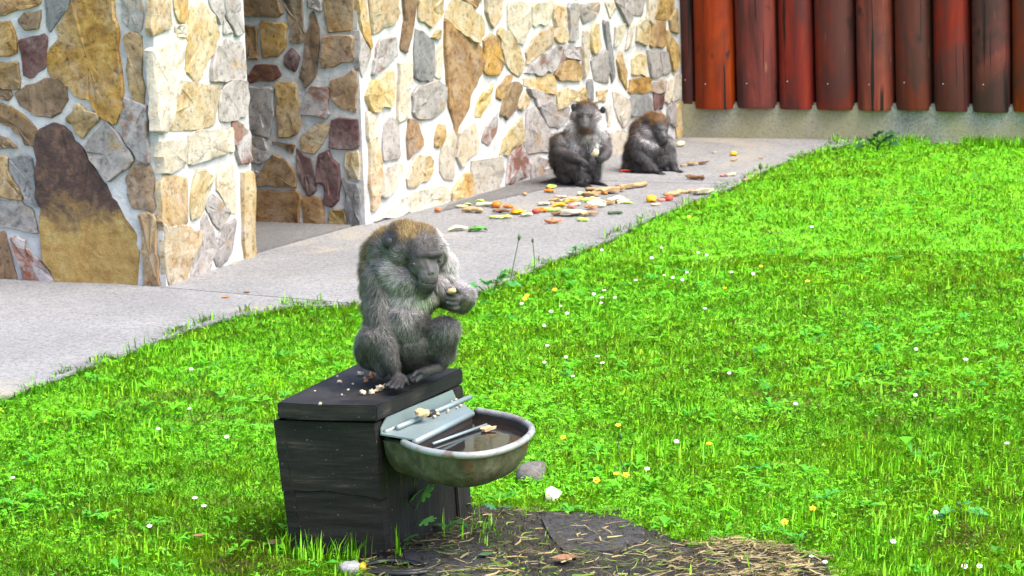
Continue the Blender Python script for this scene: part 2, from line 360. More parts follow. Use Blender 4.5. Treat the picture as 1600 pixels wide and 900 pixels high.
# ------------------------------------------------------------------ stone building
REG = dict(A=(0, 0), B=(0, 150), C=(0, 290), D=(230, 0), E=(230, 150), F=(230, 290), G=(540, 0), H=(540, 180), I=(800, 0), J=(760, 140))
ST_PL = """A o 0,-20 320,-20 300,35 150,75 60,110 0,125|A b 205,100 320,75 305,215 220,235 150,160|A s 355,-20 555,-20 530,70 440,190 400,245 370,180|A o -40,180 75,175 110,230 135,405 70,430 -40,425
A m 155,330 330,275 370,310 360,520 250,605 185,570 175,400|A b -40,485 140,485 160,640 150,690 60,690 -40,680|A b -40,690 80,700 100,745 70,785 -40,770|A b 130,740 200,690 370,620 500,660 520,770 480,860 400,915 280,890 180,830
A o 580,40 640,-20 880,-20 890,180 920,250 935,600 945,780 880,935 840,910 760,870 700,750 600,740 480,640 400,560 395,450 470,310 500,190|A g 945,-20 1100,-20 1110,240 1000,205 960,150|A o 975,290 1105,290 1115,560 1130,780 1045,780 1020,690 1000,570
B b -40,45 90,90 170,140 285,260 275,370 250,385 170,310 80,240 -40,195|B b -40,300 70,340 135,405 60,405 -40,415|B o 610,55 770,150 775,185 650,330 610,290 530,195
B D 310,270 440,225 510,240 600,370 700,500 820,690 890,820 1050,1080 1085,1220 1065,1480 900,1490 700,1480 470,1440 355,1290 335,1000 305,650
B g 680,390 830,220 910,290 1040,480 990,560 860,665 770,560 690,440|B x 950,190 975,30 1060,60 1140,90 1165,200 1165,520 1050,420 970,330|B o 1045,545 1190,555 1210,890 1040,865 1010,780 1000,640
B o -40,455 60,480 70,600 170,740 175,800 80,790 -40,780|B s 80,490 200,465 250,490 270,560 290,700 310,840 270,840 220,810 150,640|C g -40,120 150,115 250,190 290,330 300,370 180,345 -40,305|C b -40,385 45,375 90,540 130,720 60,735 -40,740
C x 90,415 210,440 210,490 300,570 370,640 460,755 240,750 190,720 150,560|C o 1105,230 1215,260 1230,560 1260,780 1275,800 1135,805 1125,560"""
ST_PR = """D y 30,90 40,-20 160,-20 175,210 40,270 22,200|D y 195,-20 305,-20 290,170 240,175 205,90|D p 210,200 295,190 290,290 215,290|D y 330,80 400,40 500,140 545,270 500,400 440,510 420,580 380,620 300,540 300,390
D p 80,400 180,290 285,320 265,560 205,760 180,890 130,1000 60,1000 58,900 45,600 25,410|D g 470,-20 585,-20 580,110 555,190 500,90|D g 590,-20 700,-20 715,100 725,265 680,275 610,130|D g 590,150 660,260 585,270|D g 530,390 580,320 720,330 750,420 755,610 500,625 490,520
D y 270,665 520,670 535,700 500,970 160,1010 210,870 250,700|D g 570,710 640,640 750,645 758,880 700,920 560,940 555,800|E p 100,360 270,355 290,380 280,540 110,605 95,470|E p 330,290 560,260 590,360 600,440 480,490 320,545|E p 575,280 655,250 660,440 605,440
E x 660,215 720,220 785,290 790,480 775,520 710,520 670,400|E y 110,650 285,650 300,800 290,990 240,1020 125,1000|E y 380,600 430,580 500,640 470,720 440,830 400,930 335,960 335,760|E p 540,620 560,560 650,510 680,720 690,900 620,880 545,740
E g 440,850 510,770 640,920 545,1045 470,910|E y 725,640 795,620 812,860 835,1280 760,1290 740,1150 735,900|F y 130,310 250,330 400,370 370,480 290,700 280,780 195,800 155,700 138,500|F g 410,300 440,240 500,360 520,480 480,600 450,720 320,740 350,640 400,480
F g 540,400 590,330 680,270 660,440 610,590 540,615 520,540|F y 640,630 680,590 720,630 650,650"""
ST_C = """D b 700,-20 1010,-20 1050,120 700,135|D b 1060,-20 1210,-20 1215,160 1240,290 1195,325 1130,320 1110,130|D g 1260,-20 1350,-20 1370,90 1265,60|D o 1395,-20 1610,-20 1605,230 1415,250|D b 765,205 860,215 870,450 800,450 780,350|D o 890,180 1090,190 1080,370 1030,430 910,440
D m 1130,375 1195,450 1160,560 1075,500|D b 1290,105 1325,170 1350,330 1320,580 1250,670 1200,580 1230,400|D o 1390,300 1610,290 1615,470 1450,520 1375,525 1385,400|D r 790,610 850,510 1000,510 1040,590 970,630 810,650|D g 790,690 980,690 990,930 950,1060 820,1020 780,900
D o 1010,660 1165,660 1200,940 1180,1030 1040,1065 1030,900|D x 1200,880 1280,680 1420,700 1420,910 1210,890|D o 1440,640 1625,545 1635,880 1500,830 1450,760|E g 800,320 920,330 940,440 890,530 810,500|E b 970,360 1155,375 1135,450|E y 1210,310 1350,210 1430,250 1360,390 1310,445 1215,430
E m 1450,200 1570,180 1645,190 1650,400 1430,405|E m 1170,420 1290,510 1320,720 1270,770 1200,660 1175,540|E m 1355,460 1415,440 1500,560 1500,800 1450,850 1395,830 1380,700 1330,680|E b 990,455 1140,570 1160,700 1140,720 860,690 900,600|E y 1555,440 1655,435 1665,645 1570,640
E s 1530,650 1660,700 1675,1010 1600,1040 1570,850|E b 870,750 1150,740 1190,780 1190,990 1030,1010 860,990|E o 1220,790 1370,800 1390,1000 1230,1010|E o 1440,890 1540,890 1555,1015 1430,1010|E g 810,560 880,600 830,680"""
ST_B = """G y 85,0 125,-20 165,200 185,380 125,300 88,120|G g 92,230 190,420 125,600 95,470|G y 180,-20 390,-20 395,120 350,190 210,265 190,130|G x 250,310 395,310 395,440 310,510 200,580 225,460|G b 440,-20 540,-20 510,200 470,410 420,360 450,180|G y 565,-20 745,-20 745,110 665,220 560,150
G y 790,80 850,-5 960,40 1040,130 1050,250 1010,330 920,285 780,150|G o 890,-20 1060,-20 1010,70|G y 1080,-20 1205,-20 1205,110 1140,225 1085,100|G p 1265,30 1330,10 1420,60 1430,200 1370,350 1260,210|G p 1455,40 1595,0 1590,170 1455,210|G s 540,250 600,260 685,350 660,610 630,630 525,590 530,400
G y 680,270 730,230 725,310 660,295|G p 720,360 745,360 740,610 685,590|G o 770,180 900,295 1040,370 1050,570 1010,670 910,900 860,1020 800,780 775,400|G o 1070,330 1125,270 1170,300 1200,430 1215,500 1170,580 1075,560|G y 1180,260 1220,230 1340,370 1375,520 1340,590 1260,530 1215,400
G y 1405,400 1480,290 1600,200 1610,350 1520,410 1410,500|G x 1400,560 1560,420 1665,365 1685,460 1600,560 1480,580|G y 190,650 360,560 365,700 340,840 280,830 200,880 150,760|G p 410,500 490,480 500,660 470,700 480,900 400,950 400,700|G g 520,740 590,670 690,640 755,680 755,850 680,910 560,920 520,860
G y 1030,780 1140,660 1110,790 1050,920 1010,900|G o 1180,690 1250,600 1290,600 1210,780 1170,760|G b 1300,650 1370,680 1310,860 1250,920 1200,900 1240,760|G y 1390,720 1440,790 1370,860 1335,840|H p 150,-20 230,0 240,180 155,190|H y 175,210 245,210 265,400 270,560 240,700 195,740 178,450
H g 300,80 360,20 410,100 410,320 290,350 285,180|H o 490,30 540,60 605,215 480,340 470,180|H o 690,180 720,80 775,80 770,170 720,245 690,240|H p 280,420 430,390 430,480 350,600 270,640|H y 480,480 545,320 660,320 670,420 640,510 490,560|H p 740,260 820,130 850,200 840,500 760,490 730,420
H p 880,120 1000,60 1030,280 900,400 860,330|H y 825,610 870,520 955,445 985,640 830,690|H p 480,620 760,560 790,620 760,720 490,760|H p 220,830 340,720 450,640 460,760 330,800|H p 990,350 1190,330 1220,450 1180,570 1000,640 985,500|H x 1260,450 1270,330 1370,250 1440,430 1400,490 1250,540
H y 1200,310 1240,180 1370,20 1390,200 1260,310|H x 1060,200 1110,60 1180,-20 1170,130 1110,230|H g 1410,100 1480,20 1510,20 1590,150 1570,270 1400,280|H g 1450,370 1500,320 1600,390 1610,510 1450,530|I y 320,55 400,60 420,300 400,330 320,310|I g 425,40 500,30 500,300 435,320
I g 530,30 660,20 650,110 550,190 530,120|I y 620,200 660,180 690,380 620,420 605,300|I s 700,180 745,180 790,600 770,630 735,400|I p 720,20 780,0 800,70 760,140|I g 800,-20 900,-20 920,150 890,200 820,60|I g 930,-20 1030,-20 1010,120 930,110|I p 1050,-20 1120,-20 1080,190 1040,150
I o 1140,-20 1260,-20 1250,100 1200,160 1110,130|I o 1265,60 1290,260 1230,240 1220,160|I y 970,200 1030,150 1060,200 1040,360 960,330|I o 1090,190 1185,185 1185,360 1070,365|I p 800,200 880,180 840,320 790,370|I p 910,200 950,200 910,380 880,380|I o 1205,240 1280,350 1285,500 1245,560 1210,400
I y 930,470 960,430 1030,440 1030,580 930,585|I g 1045,410 1130,390 1160,590 1080,605|I g 1155,410 1200,400 1225,560 1170,580|I o 810,480 840,410 890,560 890,700 830,600|I x 400,380 440,350 530,370 520,470 400,450|I o 320,580 420,470 520,500 520,630 360,630|I p 545,260 590,260 580,560 545,600
I g 610,470 720,390 740,540 740,650 640,620|I y 90,620 310,600 325,670 320,740 100,670|I g 110,690 330,750 330,900 200,850|I y 345,720 440,690 460,800 345,860|I y 460,700 560,690 570,790 480,790 460,760|I s 578,640 620,630 620,780 578,780|I y 655,710 740,700 720,800 650,800|I p 780,710 900,780 910,900 860,990 800,850
I o 920,620 1060,600 1070,720 910,735|I g 1070,650 1190,620 1180,720 1080,720|I m 1100,725 1175,725 1165,850 1110,860|I p 1190,640 1250,600 1220,800 1180,790|I s 920,770 1075,750 1080,900 920,910|I p 1250,600 1300,570 1305,760 1240,790|I g 1210,820 1265,820 1260,1000 1210,950|I y 1275,840 1318,800 1330,960 1318,1090 1275,1075 1268,980
J g 400,130 500,110 640,150 630,220 560,300 480,290 440,220|J g 310,170 370,160 480,330 480,480 310,490|J p 920,130 960,120 940,300|J p 1030,200 1110,150 1120,250 1060,300|J p 960,350 1080,330 1100,540 970,545"""
bld = empty('stone_building', PC)
tag(bld, 'animal house of ochre and grey stones in white mortar, with a doorway', 'building')
def plan(name, ring, z0, z1, mat, parent):
    bm = bmesh.new(); prism(bm, [(p.x, p.y) for p in ring], z0, z1); return bm_obj(name, bm, mat, parent)
DPR = (PR - PC).normalized(); DB = (BR - BL).normalized(); HW = 2.3
pier = plan('pier_wall', [PC, PR, PR + DL * 2.6, PC + DL * 2.6], -.1, HW, M['mortar'], bld)
longw = plan('long_wall', [BL, BR, BR + DB * .5, BR + DB * .5 + DL * 2, BL + DL * 2.6], -.1, HW, M['mortar'], bld)
plan('added_back_wall', [PR + DL * 2.2 + DPR * .002, BL + DL * 2.2 - DB * .002, BL + DL * 2.4 - DB * .002, PR + DL * 2.4 + DPR * .002], -.1, HW - .002, M['mortar'], bld)  # out of view, added to close the passage and keep it darker inside
q = [PC - DPR * .25 - DL * .3, BR + DB * .5 - DL * .3, BR + DB * .5 + DL * 2.8, PC - DPR * .25 + DL * 2.8]; plan('added_roof', q, HW + .002, HW + .14, M['added_roof'], bld)  # slab above the frame, added to put the doorway in shade
def make_stone(poly, o, ud, nrm, mat, parent, grow=1.08):
    """poly: (u, z) metres in the wall plane; rounded, uneven, proud of the mortar"""
    P = np.array(poly); a = .5 * np.sum(P[:, 0] * np.roll(P[:, 1], -1) - np.roll(P[:, 0], -1) * P[:, 1])
    if a < 0: P = P[::-1]
    Q = []
    for i in range(len(P)):
        p, q = P[i], P[(i + 1) % len(P)]; Q += [p * .9 + q * .1, p * .1 + q * .9]
    E_ = []
    for i in range(len(Q)):
        a_, b_ = Q[i], Q[(i + 1) % len(Q)]; E_.append(a_); ln_ = np.linalg.norm(b_ - a_)
        if ln_ > .045:
            k_ = 2 if ln_ > .12 else 1; pn_ = np.array([b_[1] - a_[1], a_[0] - b_[0]]) / ln_
            for j_ in range(k_): E_.append(a_ + (b_ - a_) * (j_ + 1) / (k_ + 1) + pn_ * rng.normal(.0, .0045))
    Q = np.array(E_); c = Q.mean(0); Q = c + (Q - c) * grow; R = np.linalg.norm(Q - c, axis=1).mean(); n = len(Q)
    Q = Q + rng.normal(0, min(.0035, R * .03), Q.shape)
    h = rng.uniform(.008, .017); tilt = rng.normal(0, .03, 2)
    rings = [(1.0, -.02), (1.0, h * .55), (max(.8, 1 - .0045 / R), h), (.55, h + rng.uniform(-.003, .002))]
    V, F = [], []
    for k, (s, d) in enumerate(rings):
        for p in Q:
            pp = c + (p - c) * s; jit = rng.normal(0, .0026) if k > 1 else (abs(rng.normal(0, .0015)) if k == 1 else 0)
            dd = d + jit + (np.dot(pp - c, tilt) if k > 0 else 0)
            if k > 0: dd = max(dd, .003)
            V.append(o + ud * float(pp[0]) + Vector((0, 0, float(max(pp[1], .005)))) + nrm * float(dd))
    V.append(o + ud * float(c[0]) + Vector((0, 0, float(c[1]))) + nrm * float(h + rng.uniform(-.004, .003)))
    for k in range(3):
        for i in range(n): j = (i + 1) % n; F.append((k * n + i, k * n + j, k * n + n + j, k * n + n + i))
    for i in range(n): F.append((3 * n + i, 3 * n + (i + 1) % n, 4 * n))
    ob = mobj('stone', V, F, mat, parent, False)
    me = ob.data; sm = np.ones(len(me.polygons), bool); sm[:n] = False; me.polygons.foreach_set('use_smooth', sm); me.set_sharp_from_angle(angle=math.radians(32))
    return ob
def wall_face(data, o, ud, nrm, parent, umin, umax, types, ztop=1.75, side=1):
    polys = []
    for item in data.replace('\n', '|').split('|'):
        t = item.split(); ox, oy = REG[t[0]]; pl = []
        for xy in t[2:]:
            x, y = map(float, xy.split(',')); p = on_wall(ox + x / 5, oy + y / 5, o, nrm); pl.append(((p - o).dot(ud), p.z))
        polys.append(pl); make_stone(pl, o, ud, nrm, M[t[1]], parent, 1.10 if t[1] != 'D' else 1.02)
    # the courses the frame cuts off: same rubble laid on upward and outward
    occ = [(min(p[0] for p in q), max(p[0] for p in q), min(p[1] for p in q), max(p[1] for p in q)) for q in polys]
    z = .02
    while z < ztop:
        ch = rng.uniform(.13, .2); u = umin + .015
        while u < umax - .06:
            cw = min(rng.uniform(.10, .24), umax - .012 - u); g = .012
            box = (u, u + cw, z, z + ch)
            if cw > .05 and not any(box[0] < b[1] + .005 and box[1] > b[0] - .005 and box[2] < b[3] + .005 and box[3] > b[2] - .005 for b in occ):
                j = lambda s: rng.uniform(.0, s)
                pl = [(u + g + j(.03), z + g + j(.03)), (u + cw * .5, z + g + j(.02)), (u + cw - g - j(.03), z + g + j(.03)), (u + cw - g, z + ch * .6), (u + cw - g - j(.04), z + ch - g - j(.03)), (u + cw * .4, z + ch - g), (u + g + j(.04), z + ch - g - j(.04))]
                make_stone(pl, o, ud, nrm, M[types[int(rng.integers(len(types)))]], parent)
            u += cw
        z += ch
def nrm_out(d, toward): # horizontal normal of direction d, facing the given point
    n = Vector((d.y, -d.x, 0)).normalized(); return n
nPL = Vector((-math.sin(math.radians(25)), -math.cos(math.radians(25)), 0)); uPL = -DL
wall_face(ST_PL, PC, uPL, nPL, pier, -2.3, 0, 'obgobs')
nPR = Vector((DPR.y, -DPR.x, 0)); wall_face(ST_PR, PC, DPR, nPR, pier, 0, (PR - PC).length, 'ypgyp')
wall_face(ST_B, BL, DB, Vector((DB.y, -DB.x, 0)), longw, 0, (BR - BL).length, 'ypgypo')
wall_face(ST_C, BL, uPL, nPL, longw, -2.0, 0, 'obmgo')

# ------------------------------------------------------------------ log fence
nF = Vector((DF.y, -DF.x, 0)); F0 = on_z(1066, 218)
fence = empty('log_fence', F0); tag(fence, 'fence of upright red-brown half-round logs on a stained concrete plinth', 'fence')
PLZ = .178
q = [F0 - DF * .25, F0 + DF * 3.2, F0 + DF * 3.2 - nF * .3, F0 - DF * .25 - nF * .3]
bm = bmesh.new(); prism(bm, [(p.x, p.y) for p in q], -.1, PLZ + .02); bmesh.ops.bevel(bm, geom=[e for e in bm.edges if all(v.co.z > .1 for v in e.verts)], offset=.012, segments=2, affect='EDGES')
bm_obj('plinth', bm, M['plinth'], fence)
LE = [(1059, 1077.5), (1080, 1142.5), (1145, 1208.7), (1211.5, 1265.8), (1269, 1331), (1334, 1391), (1394, 1450), (1454.8, 1510.8), (1514, 1573.8), (1577, 1640), (1643, 1700), (1704, 1763)]
FO = F0 + nF * .045
nail_me = None
for i, (x0, x1) in enumerate(LE):
    u0, u1 = [(on_wall(x, 169, FO, nF) - F0).dot(DF) for x in (x0, x1)]
    r = (u1 - u0) / 2; uc = (u0 + u1) / 2; zb = PLZ - .012 + rng.uniform(-.006, .006); seg = 14; V, F = [], []
    zs = [zb, zb + .012] + list(np.linspace(zb + .3, 2.25, 6)); ph = rng.uniform(0, 9)
    for k, z in enumerate(zs):
        s = .965 if k == 0 else 1.0
        for j in range(seg + 1):
            a = math.pi * j / seg; wob = 1 + .02 * math.sin(3 * a + ph + z * 2)
            cu = uc - math.cos(a) * r * s * wob * 1.0 + .004 * math.sin(z * 3 + ph); cn = -.03 + math.sin(a) ** .85 * min(r, .1) * .78 * s * wob
            V.append(F0 + DF * cu + nF * cn + Vector((0, 0, z)))
        V.append(F0 + DF * (uc + r) + nF * -.06 + Vector((0, 0, z))); V.append(F0 + DF * (uc - r) + nF * -.06 + Vector((0, 0, z)))
    n = seg + 3
    for k in range(len(zs) - 1):
        for j in range(n): F.append((k * n + j, k * n + (j + 1) % n, k * n + n + (j + 1) % n, k * n + n + j))
    F.append(tuple(range(n))[::-1]); F.append(tuple(range((len(zs) - 1) * n, len(zs) * n)))
    lg = mobj('log', V, F, M['log' if i in (1, 2, 3, 5, 9) else 'log2'], fence, True, F0 + DF * uc + Vector((0, 0, zb)))
    for e in lg.data.edges: pass
    lg.data.set_sharp_from_angle(angle=math.radians(50))
    zn = .305 + rng.uniform(-.01, .01); un = uc - r * rng.uniform(.1, .4); pn = F0 + DF * un + Vector((0, 0, zn))
    bm = bmesh.new(); bmesh.ops.create_uvsphere(bm, u_segments=8, v_segments=5, radius=.0034)
    aa = math.acos(max(-1, min(1, (uc - un) / r))); off = -.03 + math.sin(aa) ** .85 * min(r, .1) * .78
    bmesh.ops.translate(bm, verts=bm.verts, vec=pn + nF * off); bm_obj('nail', bm, M['nail'], lg)
bm = bmesh.new(); prism(bm, [(p.x, p.y) for p in [F0 - nF * .075 - DF * .2, F0 - nF * .075 + DF * 3.2, F0 - nF * .2 + DF * 3.2, F0 - nF * .2 - DF * .2]], PLZ + .022, 2.2); bm_obj('backing_board', bm, M['added_roof'], fence)

# ------------------------------------------------------------------ wooden box
LZ = .385
FL, FR, RR, RL = [on_z(x, y, LZ) for x, y in ((432, 629), (588, 634), (723, 576), (556, 569))]
box = empty('wooden_box', on_z(600, 850)); tag(box, 'dark weathered wooden box with overhanging lid, standing in the grass', 'box')
mid = (FL + FR + RR + RL) / 4
bm = bmesh.new(); fm = (FL + FR) / 2 + (FL - RL).normalized() * .006
ring = [FL, FL * .5 + fm * .5 + (FL - RL).normalized() * .003, fm, FR, RR, RL]
hexa(bm, [p - Vector((0, 0, .038)) for p in ring], ring)
bmesh.ops.bevel(bm, geom=bm.edges[:], offset=.0035, segments=2, affect='EDGES'); lid = bm_obj('lid', bm, M['lid'], box)
bFL, bFR = on_y(428, 651, FL.y + .015), on_y(586, 658, FR.y + .02); bRR, bRL = RR + (FR - RR).normalized() * .01, RL + Vector((0.02, -.02, 0))
bz = LZ - .046
for p in (bFL, bFR, bRR, bRL): p.z = bz
gFL, gFR = on_z(455, 872), on_z(603, 876); sh = (gFL - bFL + gFR - bFR) / 2; sh.z = 0
gRR, gRL = Vector((bRR.x, bRR.y, 0)) + sh * .7, Vector((bRL.x, bRL.y, 0)) + sh * .7
def lerp(a, b, t): return a + (b - a) * t
def panel(name, A, B, gA, gB, t0, t1, th, mat, jit=0.0):
    """upright board of a tapered side: A,B top corners, gA,gB ground corners, t from top to bottom"""
    inn = (B - A).cross(Vector((0, 0, 1))).normalized(); inn = -inn if inn.dot(mid - A) < 0 else inn
    o = -inn * jit
    c = [lerp(A, gA, t0), lerp(B, gB, t0), lerp(B, gB, t1), lerp(A, gA, t1)]
    bm = bmesh.new(); hexa(bm, [p + o for p in c], [p + o + inn * th for p in c])
    bmesh.ops.bevel(bm, geom=bm.edges[:], offset=.003, segments=2, affect='EDGES'); return bm_obj(name, bm, mat, box)
cut = []
for k, (t0, t1, j) in enumerate(((0, .515, .004), (.522, .985, .0), )):
    # front boards with a wavy crack between them
    A0, B0 = bFL, bFR; n = 12; inn = (mid - (A0 + B0) / 2); inn.z = 0; inn.normalize(); V = []; o = -inn * j
    for i in range(n + 1):
        s = i / n; top = lerp(A0, B0, s); bot = lerp(gFL, gFR, s)
        crack = .035 * math.sin(s * 3.0 + .6) - .02 + .006 * math.sin(s * 17)
        ta = t0 + (crack * -1 if k == 1 else 0); tb = t1 + (crack * -1 if k == 0 else 0)
        V += [lerp(top, bot, ta) + o, lerp(top, bot, tb) + o, lerp(top, bot, tb) + inn * .03, lerp(top, bot, ta) + inn * .03]
    F = []
    for i in range(n):
        for q in range(4): F.append((i * 4 + q, i * 4 + (q + 1) % 4, i * 4 + 4 + (q + 1) % 4, i * 4 + 4 + q))
    F += [(0, 1, 2, 3)[::-1], tuple(n * 4 + x for x in (0, 1, 2, 3))]
    bm = bmesh.new(); vv = [bm.verts.new(v) for v in V]
    for f in F: bm.faces.new([vv[i] for i in f])
    bmesh.ops.recalc_face_normals(bm, faces=bm.faces); bm_obj('board', bm, M['wood'], box)
e1, ge1 = lerp(bFR, bRR, .012), lerp(gFR, gRR, .012)
panel('side_board', e1, lerp(bRR, bFR, .0), ge1, gRR, -.0, .985, .03, M['woodv'], -.004)
panel('side_board', bFL, bRL, gFL, gRL, 0, .985, .03, M['wood']); panel('back_board', bRL, bRR, gRL, gRR, 0, .985, .03, M['wood'], -.002)
panel('corner_post', lerp(bRR, bFR, .16), bRR, lerp(gRR, gFR, .16), gRR, -.02, .97, .045, M['woodv'], .004)

# ------------------------------------------------------------------ drinking trough fixed to the box
RZ = .300
bowl = empty('drinking_trough', on_z(710, 800)); tag(bowl, 'galvanised animal drinking trough with D-shaped rim, fixed to the wooden box', 'trough')
rim_px = [(630, 691), (644, 698), (662, 704), (690, 709), (718, 712), (750, 711), (784, 704), (812, 692), (829, 678), (828, 666), (808, 655), (780, 648), (744, 642)]
rim = [on_z(x, y, RZ) for x, y in rim_px]
def spline(P, k=4):
    out = []
    for i in range(len(P) - 1):
        p0, p1, p2, p3 = P[max(i - 1, 0)], P[i], P[i + 1], P[min(i + 2, len(P) - 1)]
        for j in range(k):
            t = j / k; out.append(.5 * ((2 * p1) + (p2 - p0) * t + (2 * p0 - 5 * p1 + 4 * p2 - p3) * t * t + (3 * p1 - p0 - 3 * p2 + p3) * t ** 3))
    return out + [P[-1]]
rimc = spline(rim)
bm = bmesh.new(); tube(bm, rimc, .0085, 10); bm_obj('rim', bm, M['rim'], bowl, True)
sideN = (e1 - lerp(bRR, bFR, .0)).cross(Vector((0, 0, 1))).normalized(); sideN = sideN if sideN.dot(rim[6] - e1) > 0 else -sideN
sd_d = (bRR - bFR).normalized()
def on_side(t, off, z):                                  # a point by the box's right side: t 0..1 along, off metres out
    p = lerp(bFR, bRR, t); return Vector((p.x, p.y, z)) + sideN * off
nb = 10
backrow = [on_side(.93 - .90 * i / nb, .008, RZ) for i in range(nb + 1)]
full = rimc + backrow
cen = sum(full, Vector()) / len(full)
def rings(prof, inset=0.0):
    V = []; n = len(full)
    for s, dz in prof:
        for p in full:
            c2 = Vector((cen.x, cen.y, 0)) - sideN * .05
            d = Vector((p.x, p.y, 0)) - c2; L = d.length
            V.append(c2 + d * max(.01, s - inset / L) + Vector((0, 0, RZ + dz)))
    return V, n
def basin(name, prof, inset, mat, flip):
    V, n = rings(prof, inset); F = []
    for k in range(len(prof) - 1):
        for i in range(n): F.append((k * n + i, k * n + (i + 1) % n, k * n + n + (i + 1) % n, k * n + n + i))
    F.append(tuple(range((len(prof) - 1) * n, len(prof) * n)))
    if flip: F = [f[::-1] for f in F]
    return mobj(name, V, F, mat, bowl, True)
PROF = [(1.0, -.004), (.985, -.012), (.965, -.035), (.92, -.058), (.84, -.078), (.70, -.091), (.45, -.096)]
basin('basin', PROF, .002, M['basin'], True)
basin('basin_inside', [(1.0, .0)] + PROF[1:], .006, M['inner'], False)
V, n = rings([(.975, -.018)], .006); wat = mobj('water', V, [tuple(range(n))], M['water'], bowl)
# back plate, cover plate with rolled lip, rod
def slabp(name, a, b, c, d, th, mat):
    nn = (b - a).cross(d - a).normalized() * th; bm = bmesh.new(); hexa(bm, [a, b, c, d], [p + nn for p in (a, b, c, d)]); return bm_obj(name, bm, mat, bowl)
z0 = .309
up_ = [on_side(.035, .004, z0), on_side(.90, .004, z0), on_side(.90, .004, z0 + .012), on_side(.86, .004, z0 + .036), on_side(.10, .004, z0 + .036), on_side(.035, .004, z0 + .014)]
bm = bmesh.new(); hexa(bm, up_, [p + sideN * .003 for p in up_]); bm_obj('back_plate', bm, M['plate'], bowl)
lipA, lipB = on_z(648, 689, .309), on_z(737, 644, .309)
cA, cB = on_side(.02, .0075, z0), on_side(.93, .0075, z0)
bm = bmesh.new(); hexa(bm, [cA, cB, lipB, lipA], [p + Vector((0, 0, .004)) for p in (cA, cB, lipB, lipA)]); bm_obj('cover_plate', bm, M['plate'], bowl)
bm = bmesh.new(); tube(bm, [lipA + Vector((0, 0, -.004)), lipB + Vector((0, 0, -.004))], .008, 10); bm_obj('rolled_lip', bm, M['plate'], bowl, True)
dn = Vector((0, 0, -.03)); bm = bmesh.new(); hexa(bm, [lipA + dn, lipB + dn, lipB, lipA], [p - sideN * .004 for p in (lipA + dn, lipB + dn, lipB, lipA)]); bm_obj('baffle', bm, M['inner'], bowl)
for s0, s1, rr, mt in ((.06, .36, .0065, 'plate'), (.50, .98, .0062, 'plate'), (.44, .51, .0078, 'rubber')):
    a, b = on_side(.055, .030, z0 + .0105), on_side(.99, .030, z0 + .0105); bm = bmesh.new(); tube(bm, [lerp(a, b, s0), lerp(a, b, s1)], rr, 10); bm_obj('rod', bm, M[mt], bowl, True)
a, b = on_side(.05, .013, z0 + .004), on_side(.9, .013, z0 + .004); bm = bmesh.new(); tube(bm, [a, b], .0065, 8); bm_obj('folded_seam', bm, M['plate'], bowl, True)
dv = [on_z(676, 694, .287), on_z(760, 664, .287)]; bm = bmesh.new(); tube(bm, dv, .004, 6); bm_obj('divider', bm, M['plate'], bowl, True)
bm = bmesh.new(); bmesh.ops.create_uvsphere(bm, u_segments=8, v_segments=5, radius=.0028); bmesh.ops.translate(bm, verts=bm.verts, vec=on_z(744, 708, RZ) + Vector((.0, -.0085, 0))); bm_obj('rim_hole', bm, M['dark'], bowl)
